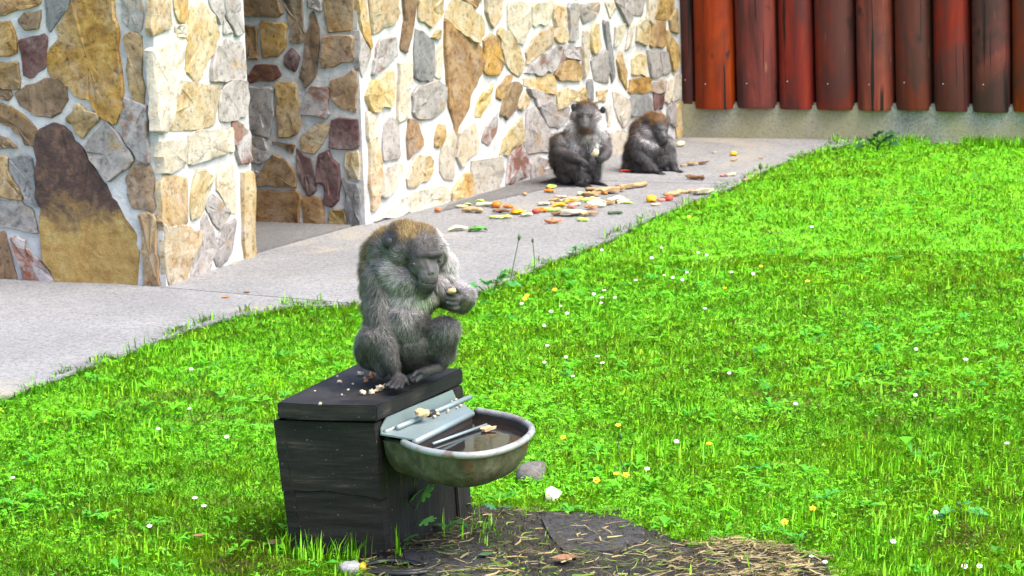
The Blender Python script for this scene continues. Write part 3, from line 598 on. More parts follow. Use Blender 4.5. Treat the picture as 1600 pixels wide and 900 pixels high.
# ------------------------------------------------------------------ macaques
def g(v): v = v * .88; return (v, v * .895, v * .89)
BRN = (.118, .078, .024); BGR = (.098, .072, .032); BLK = (.011, .0105, .012)
_b = bmesh.new(); bmesh.ops.create_icosphere(_b, subdivisions=2, radius=1); _b.verts.ensure_lookup_table()
SPH_V = np.array([v.co[:] for v in _b.verts]); SPH_F = np.array([[v.index for v in f.verts] for f in _b.faces]); _b.free()
def macaque(label, Y0, zfloor, spheres, chains, seeds, nstrand, vox, head, eyes, extras, group, fw=.00095, lenk=1.0, smooth_it=6):
    sc = (on_y(800, 450, Y0) - on_y(801, 450, Y0)).length           # metres per photo pixel at this distance
    def W(px, py, dy=0.0): return on_y(px, py, Y0 + dy)
    VB, FB = [], []
    def ball(c, r, s=(1, 1, 1)):
        FB.append(SPH_F + len(VB) * len(SPH_V)); VB.append(SPH_V * r * np.array(s) + np.array(c))
    for s in spheres: ball(W(*s[:3]), s[3] * sc, s[4] if len(s) > 4 else (1, 1, 1))
    for ch in chains:
        for (a, b) in zip(ch[:-1], ch[1:]):
            pa, pb = W(*a[:3]), W(*b[:3]); ra, rb = a[3] * sc, b[3] * sc; L = (pb - pa).length; n = max(1, int(L / (min(ra, rb) * .45)))
            for i in range(n + 1): t = i / n; ball(pa.lerp(pb, t), ra + (rb - ra) * t)
    me = bpy.data.meshes.new('tmp'); VB = np.vstack(VB).astype(np.float32); FB = np.vstack(FB).astype(np.int32)
    me.vertices.add(len(VB)); me.vertices.foreach_set('co', VB.ravel()); me.loops.add(FB.size); me.loops.foreach_set('vertex_index', FB.ravel())
    me.polygons.add(len(FB)); me.polygons.foreach_set('loop_start', np.arange(0, FB.size, 3, dtype=np.int32)); me.update(calc_edges=True)
    tmp = bpy.data.objects.new('tmp', me); COL.objects.link(tmp)
    md = tmp.modifiers.new('r', 'REMESH'); md.mode = 'VOXEL'; md.voxel_size = vox
    ms = tmp.modifiers.new('s', 'SMOOTH'); ms.factor = .5; ms.iterations = smooth_it
    dg = bpy.context.evaluated_depsgraph_get(); dg.update()
    body_me = bpy.data.meshes.new_from_object(tmp.evaluated_get(dg)); bpy.data.objects.remove(tmp); bpy.data.meshes.remove(me)
    n = len(body_me.vertices); co = np.zeros(n * 3, np.float32); body_me.vertices.foreach_get('co', co); co = co.reshape(-1, 3)
    low = co[:, 2] < zfloor + .001; co[low, 2] = zfloor + .001
    body_me.vertices.foreach_set('co', co.ravel()); body_me.update()
    # colour and fur length zones
    SP = np.array([W(*s[:3]) for s in seeds]); SC = np.array([s[3] for s in seeds]); SLn = np.array([s[4] for s in seeds]) * .001 * lenk
    def zone(P):
        d = np.linalg.norm(P[:, None, :] - SP[None], axis=2); wt = 1 / (d ** 5 + 1e-9); wt /= wt.sum(1, keepdims=True)
        return wt @ SC, wt @ SLn
    col, ln = zone(co); col = col * np.where(ln[:, None] > .0035, .4, .85)
    body_me.shade_smooth()
    ca = body_me.color_attributes.new('Col', 'FLOAT_COLOR', 'POINT'); ca.data.foreach_set('color', np.column_stack([col, np.ones(n)]).astype(np.float32).ravel())
    body_me.materials.clear(); body_me.materials.append(M['skin']); body_me.name = 'body'
    base = W(*spheres[0][:3]); base.z = zfloor
    root = empty('macaque', base); tag(root, label, 'monkey', group)
    body = link(bpy.data.objects.new('body', body_me), root)
    # fur strands scattered over the body
    body_me.calc_loop_triangles(); nt_ = len(body_me.loop_triangles); tri = np.zeros(nt_ * 3, np.int32); body_me.loop_triangles.foreach_get('vertices', tri); tri = tri.reshape(-1, 3)
    nv = np.zeros(n * 3, np.float32); body_me.vertices.foreach_get('normal', nv); nv = nv.reshape(-1, 3)
    A, B, C_ = co[tri[:, 0]], co[tri[:, 1]], co[tri[:, 2]]; ar = np.linalg.norm(np.cross(B - A, C_ - A), axis=1)
    pick = rng.choice(nt_, nstrand, p=ar / ar.sum()); u = rng.random((nstrand, 2)); f = u.sum(1) > 1; u[f] = 1 - u[f]; w0 = 1 - u.sum(1)
    P = A[pick] * w0[:, None] + B[pick] * u[:, :1] + C_[pick] * u[:, 1:]
    N = nv[tri[pick, 0]] * w0[:, None] + nv[tri[pick, 1]] * u[:, :1] + nv[tri[pick, 2]] * u[:, 1:]; N /= np.linalg.norm(N, axis=1, keepdims=True) + 1e-9
    c, L = zone(P); keep = (L > .0022) & (P[:, 2] > zfloor + .006); P, N, c, L = P[keep], N[keep], c[keep], L[keep]; k = len(P)
    hc, nose = np.array(W(*head[0])), np.array(W(*head[1])); hr = head[2] * sc
    flow = np.tile(np.array([0, .25, -1.0]), (k, 1)); dh = np.linalg.norm(P - hc, axis=1); wh = np.clip((hr * 1.25 - dh) / (hr * .35), 0, 1)[:, None]
    fl2 = P - nose; fl2 /= np.linalg.norm(fl2, axis=1, keepdims=True); flow = flow * (1 - wh) + fl2 * wh
    flow = flow + .35 * np.column_stack([vnoise(P[:, [0, 2]] * 1.0, 38, 1.0), vnoise(P[:, [1, 2]], 38, 2.0), vnoise(P[:, [0, 1]], 38, 3.0)])
    flow -= N * (flow * N).sum(1, keepdims=True); flow /= np.linalg.norm(flow, axis=1, keepdims=True) + 1e-9
    lift = .45 + .35 * rng.random((k, 1))
    D = flow + N * lift + rng.normal(0, .24, (k, 3)); D /= np.linalg.norm(D, axis=1, keepdims=True)
    D2 = D + flow * .35 - N * .12; D2[:, 2] -= .1; D2 /= np.linalg.norm(D2, axis=1, keepdims=True)
    L = L * rng.uniform(.7, 1.6, k); S = np.cross(D, N); S /= np.linalg.norm(S, axis=1, keepdims=True) + 1e-9
    wd = fw * rng.uniform(.7, 1.3, k)[:, None]; Lc = L[:, None]
    p1 = P + D * Lc * .5; p2 = p1 + D2 * Lc * .5
    V = np.stack([P - S * wd * .5, P + S * wd * .5, p1 - S * wd * .4, p1 + S * wd * .4, p2], 1).reshape(-1, 3)
    V[:, 2] = np.maximum(V[:, 2], zfloor + .002)
    b5 = np.arange(k)[:, None] * 5; T = np.concatenate([b5 + [0, 1, 3], b5 + [0, 3, 2], b5 + [2, 3, 4]], 1).reshape(-1, 3)
    br = np.exp(rng.normal(0, .42, (k, 1))); clump = 1 + .32 * vnoise(P[:, [0, 2]], 60, 5.0)[:, None]
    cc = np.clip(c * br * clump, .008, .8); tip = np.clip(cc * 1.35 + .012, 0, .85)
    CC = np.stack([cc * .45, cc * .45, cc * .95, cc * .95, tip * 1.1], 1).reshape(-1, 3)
    NN = N * .75 + D * .25; NN /= np.linalg.norm(NN, axis=1, keepdims=True)
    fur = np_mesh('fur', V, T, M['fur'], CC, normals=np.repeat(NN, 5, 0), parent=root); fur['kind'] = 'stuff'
    # features seated on the surface where the photo shows them
    bvh = BVHTree.FromObject(body, bpy.context.evaluated_depsgraph_get()) if False else BVHTree.FromPolygons([Vector(v) for v in co.tolist()], [tuple(t) for t in tri.tolist()])
    def hit(px, py):
        r = bvh.ray_cast(EYE, ray(px, py).normalized()); return (r[0], r[1]) if r[0] else (W(px, py, -.05), Vector((0, -1, 0)))
    for name, px, py, rx_, ry_, rz_, mat, push in eyes:
        h, nn = hit(px, py); bm = bmesh.new()
        bmesh.ops.create_uvsphere(bm, u_segments=12, v_segments=8, radius=1, matrix=Matrix.Translation(h - nn * (push * sc)) @ Matrix.Diagonal((rx_ * sc, ry_ * sc, rz_ * sc, 1)))
        bm_obj(name, bm, M[mat], root, True)
    for name, pts, r_, mat in extras:
        bm = bmesh.new(); tube(bm, [hit(*p)[0] for p in pts], [r_ * sc * (.5 if i in (0, len(pts) - 1) else 1) for i in range(len(pts))], 6); bm_obj(name, bm, M[mat], root, True)
    return root, W, hit, sc

# --- macaque eating on the box
Y1 = 6.84
S1 = [(632, 545, .05, 40), (602, 548, .06, 34), (662, 550, .04, 34), (640, 530, -.01, 40), (622, 500, .04, 46), (634, 505, -.02, 40), (622, 470, .03, 46), (640, 470, 0, 38), (606, 445, .05, 37), (604, 415, .05, 33), (618, 420, .02, 38), (655, 460, .0, 34),
      (612, 392, .03, 36), (634, 386, .0, 40), (655, 388, -.01, 38), (666, 396, -.01, 33),                       # skull
      (620, 424, -.005, 30), (636, 438, -.022, 27), (600, 440, .02, 34), (592, 425, .045, 30), (690, 415, .01, 21), (690, 430, .01, 21), (680, 446, -.005, 22), (650, 455, -.015, 24),                       # cheeks
      (660, 412, -.048, 23), (668, 423, -.060, 19), (669, 432, -.070, 17), (667, 441, -.068, 15.5), (663, 449, -.062, 13), (658, 402, -.047, 21),    # muzzle
      (606, 380, -.025, 10, (1, .5, 1.2)), (602, 385, -.015, 9),                                                # ear
      (686, 548, 0, 26), (582, 540, .02, 27), (588, 556, .0, 23), (592, 398, .06, 27), (591, 425, .065, 28), (592, 452, .065, 29), (594, 480, .065, 28), (598, 505, .06, 30)]
C1 = [[(641, 402, -.054, 6), (655, 399, -.069, 7), (670, 398, -.071, 7), (687, 396, -.053, 6)],           # brow ridge
      [(664, 404, -.070, 5.5), (669, 416, -.077, 6), (673, 426, -.085, 6.5)],                                     # nose bridge
      [(596, 455, .0, 24), (594, 492, -.03, 20), (601, 534, -.065, 17), (610, 562, -.085, 12.5), (618, 584, -.095, 9), (621, 592, -.10, 9)],   # arm on the lid
      [(621, 592, -.10, 9), (612, 598, -.125, 4.6), (603, 603, -.145, 3.6)], [(622, 593, -.105, 8), (617, 600, -.135, 4.6), (610, 606, -.155, 3.6)], [(624, 594, -.105, 8), (622, 601, -.135, 4.6), (618, 607, -.155, 3.6)],
      [(626, 594, -.105, 7), (628, 600, -.13, 4.4), (627, 606, -.15, 3.4)], [(628, 590, -.10, 6), (635, 595, -.11, 4), (638, 600, -.12, 3.2)],
      [(672, 448, .03, 28), (700, 458, .015, 24), (722, 470, -.02, 18), (728, 463, -.06, 14), (724, 462, -.085, 10)],                         # raised arm
      [(724, 462, -.085, 9), (718, 465, -.105, 9), (712, 468, -.118, 8)],
      [(713, 462, -.118, 4.2), (705, 461, -.137, 3.6), (699, 459, -.146, 3.0)], [(713, 468.5, -.122, 4.2), (703, 468.5, -.142, 3.6), (697, 466.5, -.150, 3.0)], [(713, 475, -.122, 4.2), (704, 476, -.142, 3.6), (698, 474, -.150, 3.0)],
      [(715, 481, -.115, 4.0), (708, 483, -.134, 3.4), (702, 481, -.142, 2.8)], [(717, 458, -.11, 4.2), (712, 452, -.13, 3.6), (707, 452, -.142, 3.0)],
      [(664, 555, .03, 32), (690, 520, -.035, 25), (698, 516, -.05, 21)], [(698, 518, -.05, 20), (696, 545, -.035, 15), (691, 566, -.03, 11), (688, 574, -.03, 8)],   # leg
      [(688, 575, -.03, 8), (672, 579, -.06, 8), (658, 583, -.09, 8)],
      [(659, 580, -.09, 5), (650, 582, -.115, 4), (645, 588, -.13, 3.2)], [(657, 583, -.09, 5), (647, 585, -.115, 4), (641, 591, -.13, 3.2)], [(656, 586, -.09, 5), (648, 589, -.115, 4), (643, 595, -.13, 3.2)], [(662, 586, -.08, 5), (655, 591, -.105, 4), (650, 596, -.12, 3.2)],
      [(580, 550, .02, 26), (582, 528, -.06, 18), (592, 560, -.05, 13), (598, 582, -.06, 8)]]
Z1 = [(625, 346, .0, BRN, 15), (655, 348, -.02, BRN, 13), (598, 362, .03, BRN, 17), (640, 364, -.05, BRN, 10), (672, 356, -.02, BRN, 10), (578, 380, .05, BRN, 18), (567, 405, .05, BGR, 18), (566, 435, .05, BGR, 18), (568, 470, .06, BGR, 17), (580, 510, .07, g(.10), 16),
      (648, 386, -.05, g(.075), 6), (662, 382, -.05, g(.085), 5), (682, 378, -.02, g(.24), 8), (690, 370, .0, g(.75), 13), (696, 392, .0, g(.55), 14), (662, 397, -.075, g(.028), 3), (676, 397, -.07, g(.03), 3), (645, 400, -.06, g(.035), 3), (655, 404, -.07, g(.03), 0), (676, 404, -.068, g(.03), 0), (660, 389, -.065, g(.05), 5),  # pale ruff; the brightest forehead seed also paints in a highlight
      (650, 422, -.065, g(.085), 0), (648, 413, -.065, g(.035), 0), (667, 412, -.078, g(.06), 0), (672, 424, -.09, g(.065), 0), (668, 435, -.085, g(.085), 0), (686, 408, -.05, g(.04), 0), (664, 449, -.09, g(.05), 1.5), (685, 416, -.05, g(.19), 2), (640, 424, -.055, g(.15), 4), (650, 436, -.075, g(.075), 2),
      (628, 402, -.05, g(.17), 10), (618, 418, -.05, g(.26), 18), (622, 440, -.05, g(.32), 22), (640, 456, -.055, g(.40), 20), (658, 464, -.05, (0.302, 0.302, 0.245), 18), (682, 452, -.03, g(.30), 17), (700, 420, .01, g(.6), 16), (640, 440, -.06, g(.24), 9),
      (606, 379, -.045, BLK, 1.5), (600, 392, -.03, g(.12), 9), (592, 412, -.02, g(.13), 18),
      (632, 488, -.06, g(.24), 16), (640, 525, -.06, g(.15), 12), (655, 505, -.05, g(.09), 11), (640, 560, -.04, g(.09), 8),
      (585, 455, -.03, g(.115), 20), (580, 490, -.05, g(.11), 18), (600, 470, -.04, g(.19), 18), (598, 530, -.09, g(.125), 13), (610, 565, -.10, g(.085), 9), (619, 588, -.11, g(.04), 3), (616, 600, -.13, BLK, 0),
      (712, 440, .0, g(.26), 15), (735, 462, -.02, g(.24), 13), (730, 478, -.04, g(.13), 11), (717, 468, -.115, g(.05), 2), (706, 468, -.14, BLK, 0), (735, 458, -.05, g(.36), 14), (730, 481, -.06, g(.22), 12), (724, 450, -.07, g(.34), 12), (726, 466, -.095, g(.26), 9), (690, 478, -.02, g(.07), 10),
      (708, 515, -.06, g(.15), 11), (712, 545, -.02, g(.14), 11), (695, 555, -.05, g(.13), 8), (688, 574, -.045, g(.06), 3), (655, 585, -.11, BLK, 0), (556, 540, .02, g(.10), 13), (575, 560, -.02, g(.085), 10)]
m1, W1, hit1, sc1 = macaque('grey long-tailed macaque sitting on the wooden box lid, lifting food to its mouth', Y1, LZ, S1, C1, Z1, 120000, .0019, ((634, 395, -.01), (668, 418, -.1), 52),
    [('ear', 607, 381, 9, 3.5, 9, 'dark', 0.0), ('eye', 645, 413, 6, 2.5, 2.2, 'eye', 0.3), ('eye', 686, 408, 4.5, 2.5, 2.2, 'eye', 0.3), ('nostril', 670.5, 428.5, 2.0, 1.5, 1.5, 'dark', .4), ('nostril', 676, 427, 1.8, 1.5, 1.5, 'dark', .4)],
    [('mouth', [(653, 438), (660, 441.5), (668, 443), (675, 442.5), (680, 440.5)], 1.2, 'dark'), ('lip', [(656, 441), (662, 443.8), (669, 445), (675, 444.4)], .8, 'lip')], 'long-tailed macaques feeding', smooth_it=9, lenk=.95)

# --- macaque sitting upright by the wall
Y2 = 13.30; zf2 = .012
S2 = [(893, 268, .05, 21), (884, 262, .05, 20), (905, 270, .0, 18), (900, 250, .05, 28), (888, 240, .06, 22), (905, 232, .04, 26), (916, 225, .03, 24), (910, 215, .04, 24), (928, 235, .03, 19), (898, 215, .06, 20), (925, 215, .05, 20),
      (912, 184, .02, 21), (918, 183, .02, 21), (915, 178, .03, 21), (915, 196, -.02, 18), (900, 200, .0, 13), (932, 200, .0, 13), (915, 212, -.01, 17), (898, 212, .01, 12), (934, 212, .01, 12),
      (913, 186, -.04, 13), (913, 192, -.065, 9.5), (913, 197, -.075, 8), (912, 203, -.06, 6.5), (896, 168, .015, 6, (.8, .5, 1.1)), (942, 172, .015, 6, (.8, .5, 1.1)),
      (873, 250, .02, 15), (888, 255, -.05, 19), (886, 272, -.03, 17), (926, 262, -.02, 13), (912, 278, -.02, 13), (922, 282, .0, 10), (896, 280, .02, 14)]
C2 = [[(903, 179, -.055, 3.4), (913, 177, -.07, 3.6), (924, 179, -.055, 3.4)], [(913, 179, -.07, 3), (913, 190, -.085, 3.4)],
      [(874, 222, .03, 14), (869, 240, .0, 11), (880, 243, -.07, 9), (898, 248, -.11, 7), (909, 252, -.125, 5)], [(909, 252, -.125, 4.5), (913, 257, -.135, 3), (917, 260, -.14, 2)], [(910, 251, -.125, 4.5), (916, 255, -.135, 3), (920, 257, -.14, 2)], [(908, 253, -.12, 4), (910, 259, -.135, 2.6), (913, 262, -.14, 1.9)],
      [(940, 216, .04, 12), (947, 232, .01, 9.5), (946, 242, -.05, 8), (941, 247, -.09, 6), (938, 250, -.10, 5)], [(938, 248, -.10, 4), (934, 246, -.12, 2.6), (931, 244, -.125, 2)], [(938, 251, -.10, 4), (933, 250, -.12, 2.6), (930, 248, -.125, 2)], [(939, 253, -.10, 3.6), (935, 254, -.115, 2.4), (932, 252, -.12, 1.9)],
      [(885, 250, -.06, 15), (897, 262, -.09, 11), (902, 282, -.07, 7), (905, 289, -.08, 5)], [(905, 289, -.08, 5), (916, 291, -.13, 4), (924, 293, -.16, 2.5)], [(930, 255, -.03, 10), (932, 275, -.03, 7), (930, 286, -.03, 5)], [(930, 287, -.03, 5), (940, 289, -.08, 4), (948, 291, -.11, 2.4)],
      [(872, 284, .06, 7), (850, 290, .05, 6), (822, 296, .05, 5), (795, 303, .06, 4.2), (765, 311, .06, 3.4), (745, 317, .06, 2.4)]]
D2_ = g(.075)
Z2 = [(915, 158, .02, (0.101, 0.058, 0.022), 9), (900, 163, .03, (0.061, 0.043, 0.026), 10), (930, 161, .03, (0.065, 0.043, 0.024), 9), (896, 168, .0, BLK, 1), (942, 172, .0, BLK, 1), (903, 176, -.05, g(.05), 2), (924, 176, -.05, g(.05), 2), (913, 172, -.05, g(.06), 3),
      (905, 182, -.05, g(.05), 0), (922, 182, -.05, g(.05), 0), (904, 190, -.055, g(.055), 0), (922, 190, -.055, g(.055), 0), (913, 191, -.085, g(.085), 0), (913, 183, -.075, g(.06), 0), (913, 199, -.09, g(.06), 0), (912, 206, -.075, (0.202, 0.101, 0.058), 4), (912, 216, -.045, (0.245, 0.238, 0.202), 14), (896, 184, -.02, g(.27), 12), (934, 184, -.02, g(.27), 12),
      (893, 200, -.02, g(.75), 16), (938, 200, -.02, g(.75), 16), (900, 214, -.02, g(.6), 16), (930, 214, -.02, g(.65), 16), (905, 222, -.03, g(.5), 14), (912, 232, -.04, g(.24), 16), (915, 250, -.04, g(.19), 12), (880, 205, .06, (0.094, 0.061, 0.026), 18), (870, 220, .05, (0.079, 0.054, 0.024), 18), (862, 245, .04, g(.06), 16),
      (945, 212, .05, (0.058, 0.045, 0.029), 15), (872, 236, .0, g(.06), 14), (890, 246, -.11, g(.055), 8), (908, 253, -.13, g(.04), 2), (916, 258, -.14, BLK, 0), (948, 234, .0, g(.16), 10), (943, 246, -.08, g(.12), 6), (935, 250, -.12, BLK, 0),
      (885, 262, -.1, g(.065), 11), (880, 280, -.03, g(.05), 10), (910, 275, -.07, g(.10), 9), (930, 270, -.05, g(.09), 8), (915, 291, -.13, BLK, 0), (940, 290, -.08, BLK, 0), (905, 286, -.09, g(.05), 4), (850, 290, .04, g(.05), 7), (800, 301, .05, g(.05), 6), (750, 315, .05, g(.05), 4)]
m2, W2, hit2, sc2 = macaque('pale-bearded macaque sitting upright facing forward against the stone wall, holding food', Y2, zf2, S2, C2, Z2, 34000, .0042, ((915, 188, .02), (913, 192, -.08), 26),
    [('eye', 906.5, 181.5, 2.6, 1.8, 1.8, 'eye', .4), ('eye', 921, 182, 2.6, 1.8, 1.8, 'eye', .4), ('nostril', 911.5, 192.5, .9, .8, .8, 'dark', .2), ('nostril', 914.5, 192.5, .9, .8, .8, 'dark', .2)],
    [('mouth', [(906, 198), (910, 199.5), (915, 199.5), (920, 198)], .7, 'dark')], 'long-tailed macaques feeding', .0016, lenk=1.3)

# --- hunched macaque by the end of the wall
Y3 = 13.70
S3 = [(1000, 252, .05, 20), (990, 245, .05, 16), (1012, 255, .0, 17), (1000, 235, .05, 23), (1005, 218, .04, 22), (1015, 225, .0, 20), (1003, 205, .04, 18), (1025, 220, .02, 18), (1018, 235, -.02, 18), (1035, 228, .0, 13),
      (1020, 195, .0, 18), (1026, 196, -.01, 18), (1012, 200, .02, 17), (1015, 212, -.02, 13), (1030, 212, -.02, 13), (1030, 205, -.03, 14), (1034, 212, -.042, 10), (1035, 217, -.045, 8.5), (1033, 221, -.042, 7),
      (1011, 191, -.03, 5, (.8, .6, 1.1)), (985, 262, .02, 13), (1000, 262, -.03, 15), (1010, 262, -.06, 12), (1012, 240, -.03, 17), (1024, 246, -.02, 14), (1034, 250, -.01, 11), (1005, 228, -.01, 20)]
C3 = [[(1022, 202, -.05, 3.4), (1032, 202, -.064, 3.6), (1042, 202, -.048, 3)], [(1033, 204, -.062, 3), (1037, 213, -.066, 3.4)],
      [(998, 222, .0, 13), (1000, 242, -.05, 10), (1015, 260, -.09, 7.5), (1026, 269, -.11, 5.5)], [(1026, 269, -.11, 4.5), (1034, 271, -.14, 2.8), (1040, 273, -.15, 2)], [(1025, 270, -.11, 4.5), (1031, 273, -.15, 2.8), (1036, 276, -.17, 2)],
      [(1040, 222, .02, 12), (1046, 240, .0, 9), (1052, 260, -.03, 6.5), (1056, 269, -.05, 5)], [(1056, 269, -.05, 4.6), (1063, 271, -.08, 2.8), (1068, 274, -.10, 2)], [(1055, 270, -.05, 4.6), (1060, 273, -.09, 2.8), (1064, 276, -.12, 2)], [(1057, 268, -.05, 4.2), (1065, 269, -.06, 2.6), (1070, 271, -.07, 2)],
      [(1015, 258, -.02, 12), (1034, 255, -.03, 8), (1040, 262, -.02, 6), (1043, 267, -.03, 5)]]
BR3 = (.105, .050, .013)
Z3 = [(1018, 178, .0, BR3, 12), (1030, 181, -.02, BR3, 11), (1005, 188, .03, BR3, 13), (995, 205, .04, (0.094, 0.049, 0.017), 16), (990, 220, .03, (0.072, 0.042, 0.019), 16), (980, 240, .03, g(.06), 15), (985, 260, .0, g(.05), 12), (1022, 190, -.05, BR3, 8), (1040, 192, .0, (0.065, 0.040, 0.022), 9),
      (1011, 191, -.06, BLK, 1), (1030, 202, -.065, g(.04), 2), (1036, 214, -.075, g(.055), 0), (1035, 221, -.07, g(.05), 0), (1027, 207, -.055, g(.045), 0), (1041, 207, -.04, g(.05), 1), (1010, 205, -.05, g(.34), 9), (1010, 214, -.05, g(.42), 10), (1020, 226, -.05, g(.30), 9), (1036, 211, -.07, g(.14), 0), (1025, 240, -.06, g(.05), 10), (1005, 226, -.03, g(.07), 13), (1014, 238, -.07, g(.06), 10), (1026, 216, -.05, g(.06), 0), (1040, 222, -.04, g(.10), 5), (1046, 215, .0, g(.26), 11),  # paler seed on the nose paints in the ridge highlight
      (1040, 230, -.02, g(.12), 10), (1003, 235, -.05, g(.085), 12), (1015, 258, -.11, g(.08), 7), (1028, 270, -.13, BLK, 1), (1050, 245, -.01, g(.13), 9), (1054, 262, -.05, g(.08), 5), (1062, 272, -.09, BLK, 0), (1000, 266, -.06, g(.035), 7), (1025, 250, -.05, g(.05), 8), (1043, 266, -.05, BLK, 1)]
m3, W3, hit3, sc3 = macaque('brown-capped macaque hunched over on the pavement, looking down at its hands', Y3, zf2, S3, C3, Z3, 30000, .0042, ((1020, 200, .0), (1036, 214, -.07), 24),
    [('eye', 1027, 207, 2.2, 1.5, 1.2, 'eye', .3), ('eye', 1040, 207, 1.6, 1.5, 1.2, 'eye', .3), ('nostril', 1036, 214.5, .9, .8, .8, 'dark', .2)], [('mouth', [(1029, 219), (1034, 221), (1040, 220)], .7, 'dark')], 'long-tailed macaques feeding', .0016, lenk=1.7)
# ------------------------------------------------------------------ food scraps on the pavement
PZ = .0135
def scrap(name, kind, p, L, wd, mat, rot, label, group=None, th=None, tilt=0.0, cat='food', z=None, m_jit=.025):
    """one piece of food lying at world point p; L long, wd wide (metres)"""
    bm = bmesh.new(); th = th or wd * .35
    if kind == 'chip':                                   # uneven flat crust
        n = 11; A, B = [], []
        for i in range(n):
            a = 2 * math.pi * i / n; r = rng.uniform(.55, 1.2); x, y = math.cos(a) * L / 2 * r, math.sin(a) * wd / 2 * r; c = .25 * th * math.sin(x / L * 5)
            A.append((x * .94, y * .94, c)); B.append((x, y, th * rng.uniform(.8, 1.2) + c))
        hexa(bm, A, B); top = [f for f in bm.faces if len(f.verts) == n][1]; bmesh.ops.poke(bm, faces=[top])
    elif kind == 'wedge':                                # melon or citrus crescent
        n = 9; R = []
        for i in range(n + 1):
            a = math.pi * (i / n - .5); x = math.sin(a) * L / 2; d = math.cos(a); R.append([(x, -wd * .05 * d, 0), (x * .97, wd * .45 * d + .001, th * .1), (x, wd * .1 * d, th * (1.1 * d + .06)), (x, -wd * .28 * d, th * (.65 * d + .04))])
        V = [[bm.verts.new(q) for q in r] for r in R]
        for a, b in zip(V[:-1], V[1:]):
            for k in range(4): bm.faces.new((a[k], a[(k + 1) % 4], b[(k + 1) % 4], b[k]))
        bm.faces.new(V[0]); bm.faces.new(V[-1])
    elif kind == 'slice':                                # rounded disc with rind
        n = 14; prof = [(.86, 0), (1.0, th * .25), (1.0, th * .75), (.9, th), (.8, th * .93)]; V = []
        for r, zz in prof: V.append([bm.verts.new((math.cos(2 * math.pi * i / n) * L / 2 * r, math.sin(2 * math.pi * i / n) * wd / 2 * r, zz)) for i in range(n)])
        for a, b in zip(V[:-1], V[1:]):
            for i in range(n): bm.faces.new((a[i], a[(i + 1) % n], b[(i + 1) % n], b[i]))
        bm.faces.new(V[0]); bm.faces.new(V[-1])
    elif kind == 'strip':                                # bent peel or stick
        pts = [(x * L, .16 * L * (x * x * 4 - .5) * (1 if rot > 0 else -1), wd * .42) for x in np.linspace(-.5, .5, 8)]
        tube(bm, pts, [wd * .5 * q for q in (.55, .85, 1, 1.05, 1, .95, .85, .5)], 8); bmesh.ops.scale(bm, verts=bm.verts, vec=(1, 1, .75))
    else:                                                # chunk
        bmesh.ops.create_icosphere(bm, subdivisions=2, radius=.5)
        s = rng.uniform(0, 9)
        for v in bm.verts:
            f = 1 + .45 * noise.noise(v.co * 3.1 + Vector((s, s, s))); v.co = Vector((v.co.x * L * f, v.co.y * wd * f, max(-.3, v.co.z) * th * 1.4 * f))
        mz = min(v.co.z for v in bm.verts); bmesh.ops.translate(bm, verts=bm.verts, vec=(0, 0, -mz))
    for v in bm.verts: v.co += Vector(rng.normal(0, m_jit * L, 3))
    R = Matrix.Rotation(rot, 4, 'Z') @ Matrix.Rotation(tilt, 4, 'X'); bm.transform(R); mz = min(v.co.z for v in bm.verts)
    bm.transform(Matrix.Translation(Vector(p) - Vector((0, 0, mz)) if z is None else Vector(p)))
    o = bm_obj(name, bm, M[mat], None, kind in ('strip', 'chunk')); tag(o, label, cat, group); return o
